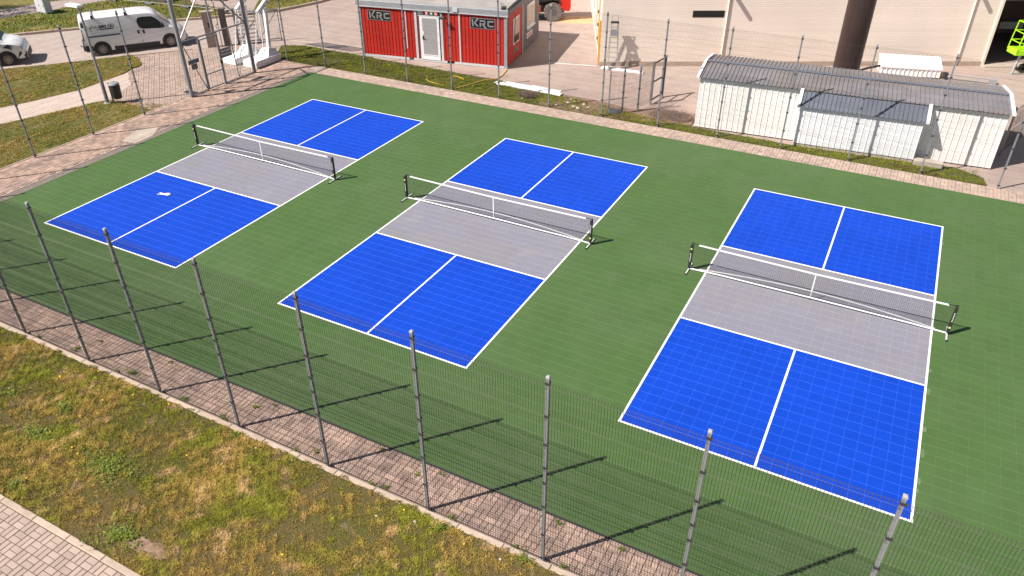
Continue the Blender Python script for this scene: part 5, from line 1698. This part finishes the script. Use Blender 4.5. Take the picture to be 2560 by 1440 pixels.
# white steel profiles lying on the verge edge
wp = thing('steel_profiles', 'long white steel profiles lying along the verge', 'profiles', (6.38, 19.42, 0.0), R(-3))
for (x0, x1, y0, z0) in ((0.0, 1.55, -0.12, 0.03), (0.28, 2.1, 0.13, 0.035), (1.35, 3.62, -0.14, 0.075), (1.9, 3.45, 0.12, 0.085)):
    MB().add([(x0, y0 - .12, z0 - .03), (x1, y0 - .12, z0 - .03), (x1, y0 - .10, z0 + .03), (x0, y0 - .10, z0 + .03), (x0, y0 + .10, z0 + .05), (x1, y0 + .10, z0 + .05), (x1, y0 + .13, z0 - .03), (x0, y0 + .13, z0 - .03)],
             [(0, 1, 2, 3), (3, 2, 5, 4), (4, 5, 6, 7), (0, 3, 4, 7), (1, 6, 5, 2)]).build('profile', M_WHITE, wp)
# yellow hose
ho = MB().tube([(5.80, 21.50, 0.05), (5.92, 21.2, -0.02), (6.08, 20.5, -0.02), (6.10, 20.0, -0.01), (5.95, 19.65, 0.03), (5.72, 19.36, 0.035), (5.5, 18.8, 0.03), (5.38, 18.3, 0.035), (5.2, 17.95, 0.035), (5.1, 17.70, 0.03)], 0.026, 8)
tag(ho.build('hose', M_HOSE, None, True), 'yellow hose running from the cabin corner to the fence', 'hose')
ho = MB().tube([(3.02, 18.45, 0.05), (3.15, 18.15, 0.04), (3.45, 17.95, 0.035), (4.0, 17.85, 0.035), (4.4, 17.78, 0.03)], 0.024, 8)
tag(ho.build('hose', M_HOSE, None, True), 'short yellow hose end lying in the verge grass', 'hose')
ho = MB().tube([(4.05, 19.18, 0.05), (4.3, 19.22, 0.05), (4.7, 19.05, 0.05), (4.82, 18.9, 0.05)], 0.02, 8)
tag(ho.build('hose', M_HOSE, None, True), 'small yellow hose loop in the middle of the verge', 'hose')
# tarpaulin scrap and dry brush
tp_ = MB()
g = random.Random(9)
pts = []
for i in range(6):
    for j in range(6):
        pts.append((i * 0.11, j * 0.11 + g.uniform(-.02, .02), 0.02 + 0.10 * math.sin(i * 0.6) * math.sin(j * 0.6) * g.uniform(.6, 1.3)))
tp_.grid(pts, 6, 6)
o = tp_.build('tarpaulin', M_TARP, None, True); o.location = (12.75, 18.0, 0.0); o.rotation_euler = (0, 0, R(20))
tag(o, 'crumpled slate blue tarpaulin scrap by the low fence', 'tarpaulin')


def brush(x, y, r, n, label, seed):
    g = random.Random(seed)
    mb = MB()
    for _ in range(n):
        mb.tint = g.uniform(-1, 1)
        a = g.uniform(0, 6.28); q = r * g.random() ** 0.6; th = g.uniform(0, 6.28); L = g.uniform(0.08, 0.3)
        p = Vector((x + math.cos(a) * q, y + math.sin(a) * q * .7, g.uniform(0.01, 0.22) * (1 - q / r * 0.6)))
        d = Vector((math.cos(th), math.sin(th), g.uniform(-.2, .6))).normalized()
        s = Vector((-d.y, d.x, 0)) * 0.006
        mb.add([p - s, p + s, p + d * L + s, p + d * L - s], [(0, 1, 2, 3)])
    tag(mb.build('dry_brush', M_BRUSH), label, 'brushwood', kind='stuff')


c = ray_ground(1322, 240)
brush(c.x, c.y, 0.42, 700, 'heap of dry brown brushwood on the verge', 1)
brush(15.3, 18.95, 0.95, 900, 'dead brown stalks beside the shed', 2)

# boom lift at the hall door
lf_ = thing('boom_lift', 'lime green lift basket with dark base at the hall door', 'lift', (29.15, 33.2, -0.05), R(27.6))
bk = MB()
x0, x1, y0, y1, z0, z1 = -1.0, 0.55, -0.40, 0.40, 1.12, 2.45
MB().bbox(x0, x1, y0, y1, z0 - 0.16, z0 + 0.10, 0.03).build('basket_floor', M_LIME, lf_)
for (x, y) in ((x0, y0), (x0, y1), (x1, y0), (x1, y1), ((x0 + x1) / 2, y0), ((x0 + x1) / 2, y1)):
    MB().tube([(x, y, z0), (x + (0.12 if x == x0 else 0), y, z1)], 0.026, 8).build('stanchion', M_LIME, lf_, True)
for zz in (1.55, 2.0, z1):
    q = 0.12 * (zz - z0) / (z1 - z0)
    MB().tube([(x0 + q, y0, zz), (x1, y0, zz), (x1, y1, zz), (x0 + q, y1, zz), (x0 + q, y0, zz)], 0.024, 8).build('guard_rail', M_LIME, lf_, True)
MB().bar((-0.60, -0.2, 1.05), (-0.85, -0.35, 0.0), 0.09, 0.09).build('outrigger', M_ALU, lf_)
MB().bar((-0.85, -0.35, 0.03), (0.1, -0.35, 0.03), 0.08, 0.06).build('outrigger_foot', M_ALU, lf_)
MB().poly([(-0.12, -0.55, 0.15), (0.08, -0.55, 0.45), (0.02, -0.55, 0.72), (-0.22, -0.55, 0.50)], (0, 0.08, 0)).build('warning_flag', pmat('pale_lime', (0.48, 0.55, 0.16), 0.6), lf_)
MB().bbox(0.15, 1.9, -0.5, 0.5, 0.22, 0.80, 0.05).build('base_unit', M_BLACK, lf_)
MB().bbox(0.05, 2.0, -0.62, -0.36, 0.0, 0.30, 0.08).build('track', M_BLACKM, lf_)
MB().bbox(0.05, 2.0, 0.36, 0.62, 0.0, 0.30, 0.08).build('track', M_BLACKM, lf_)
MB().bar((0.5, 0.0, 0.9), (1.6, 0.1, 2.6), 0.2, 0.24).build('boom', M_LIME, lf_)
# low barrier behind the shed
lb = thing('low_barrier', 'low grey metal barrier behind the shed roof', 'barrier', (25.6, 30.1, -0.05), R(6))
MB().bbox(0.0, 0.16, 0, 0.16, 0, 0.34, 0.02).build('end_post', M_BLACK, lb)
MB().bbox(2.0, 2.3, 0, 0.2, 0, 0.28, 0.02).build('end_post', M_GREYP, lb)
MB().tube([(0.16, 0.08, 0.26), (2.0, 0.08, 0.22)], 0.03, 8).tube([(0.16, 0.08, 0.08), (2.0, 0.08, 0.06)], 0.03, 8).build('rail', M_GREYP, lb)


# ================================================================== TREES outside the left edge (their shade falls on the far grass)
def tree(label, loc, h, r, seed):
    t = thing('tree', label, 'tree', loc, 0, 'trees beyond the left edge')
    g = np.random.default_rng(seed)
    limbs = MB()
    limbs.tube([(0, 0, -0.1), (0.1, 0, h * 0.3), (0.0, 0.1, h * 0.6), (0.05, 0, h * 0.9)], [0.2, 0.16, 0.1, 0.03], 9)
    for k in range(8):
        a = k * 2.4; z = h * (0.35 + 0.06 * k)
        e = Vector((math.cos(a) * r * 0.75, math.sin(a) * r * 0.75, z + r * 0.5))
        limbs.tube([(0, 0, z), tuple(e * 0.5 + Vector((0, 0, z * 0.52))), tuple(e)], [0.07, 0.045, 0.015], 6)
    limbs.build('trunk', M_BARK, t, True)
    n = 5200
    cl = g.normal(0, 1, (46, 3)); cl /= np.linalg.norm(cl, axis=1)[:, None]
    cl = cl * (g.uniform(0.35, 1, 46) ** 0.5)[:, None] * np.array([r, r, r * 0.95]) + np.array([0, 0, h * 0.68])
    idx = g.integers(0, 46, n)
    P = cl[idx] + g.normal(0, r * 0.13, (n, 3))
    d = g.normal(0, 1, (n, 3)); d /= np.linalg.norm(d, axis=1)[:, None]
    s = np.cross(d, g.normal(0, 1, (n, 3))); s /= np.linalg.norm(s, axis=1)[:, None]
    L = g.uniform(0.08, 0.16, n)[:, None]
    V = np.stack([P, P + d * L * .5 + s * L * .3, P + d * L, P + d * L * .5 - s * L * .3], 1).reshape(-1, 3)
    F = (np.arange(n)[:, None] * 4 + np.arange(4)[None])
    obj('crown', np_mesh('crown', V, F, M_LEAF, g.uniform(-1, 1, n)), t)


tree('leafy tree just beyond the left edge, shading the far grass', (-31.6, 13.4, 0.05), 7.0, 2.0, 2)
tree('taller leafy tree farther beyond the left edge', (-32.2, 19.0, 0.05), 7.5, 2.1, 3)
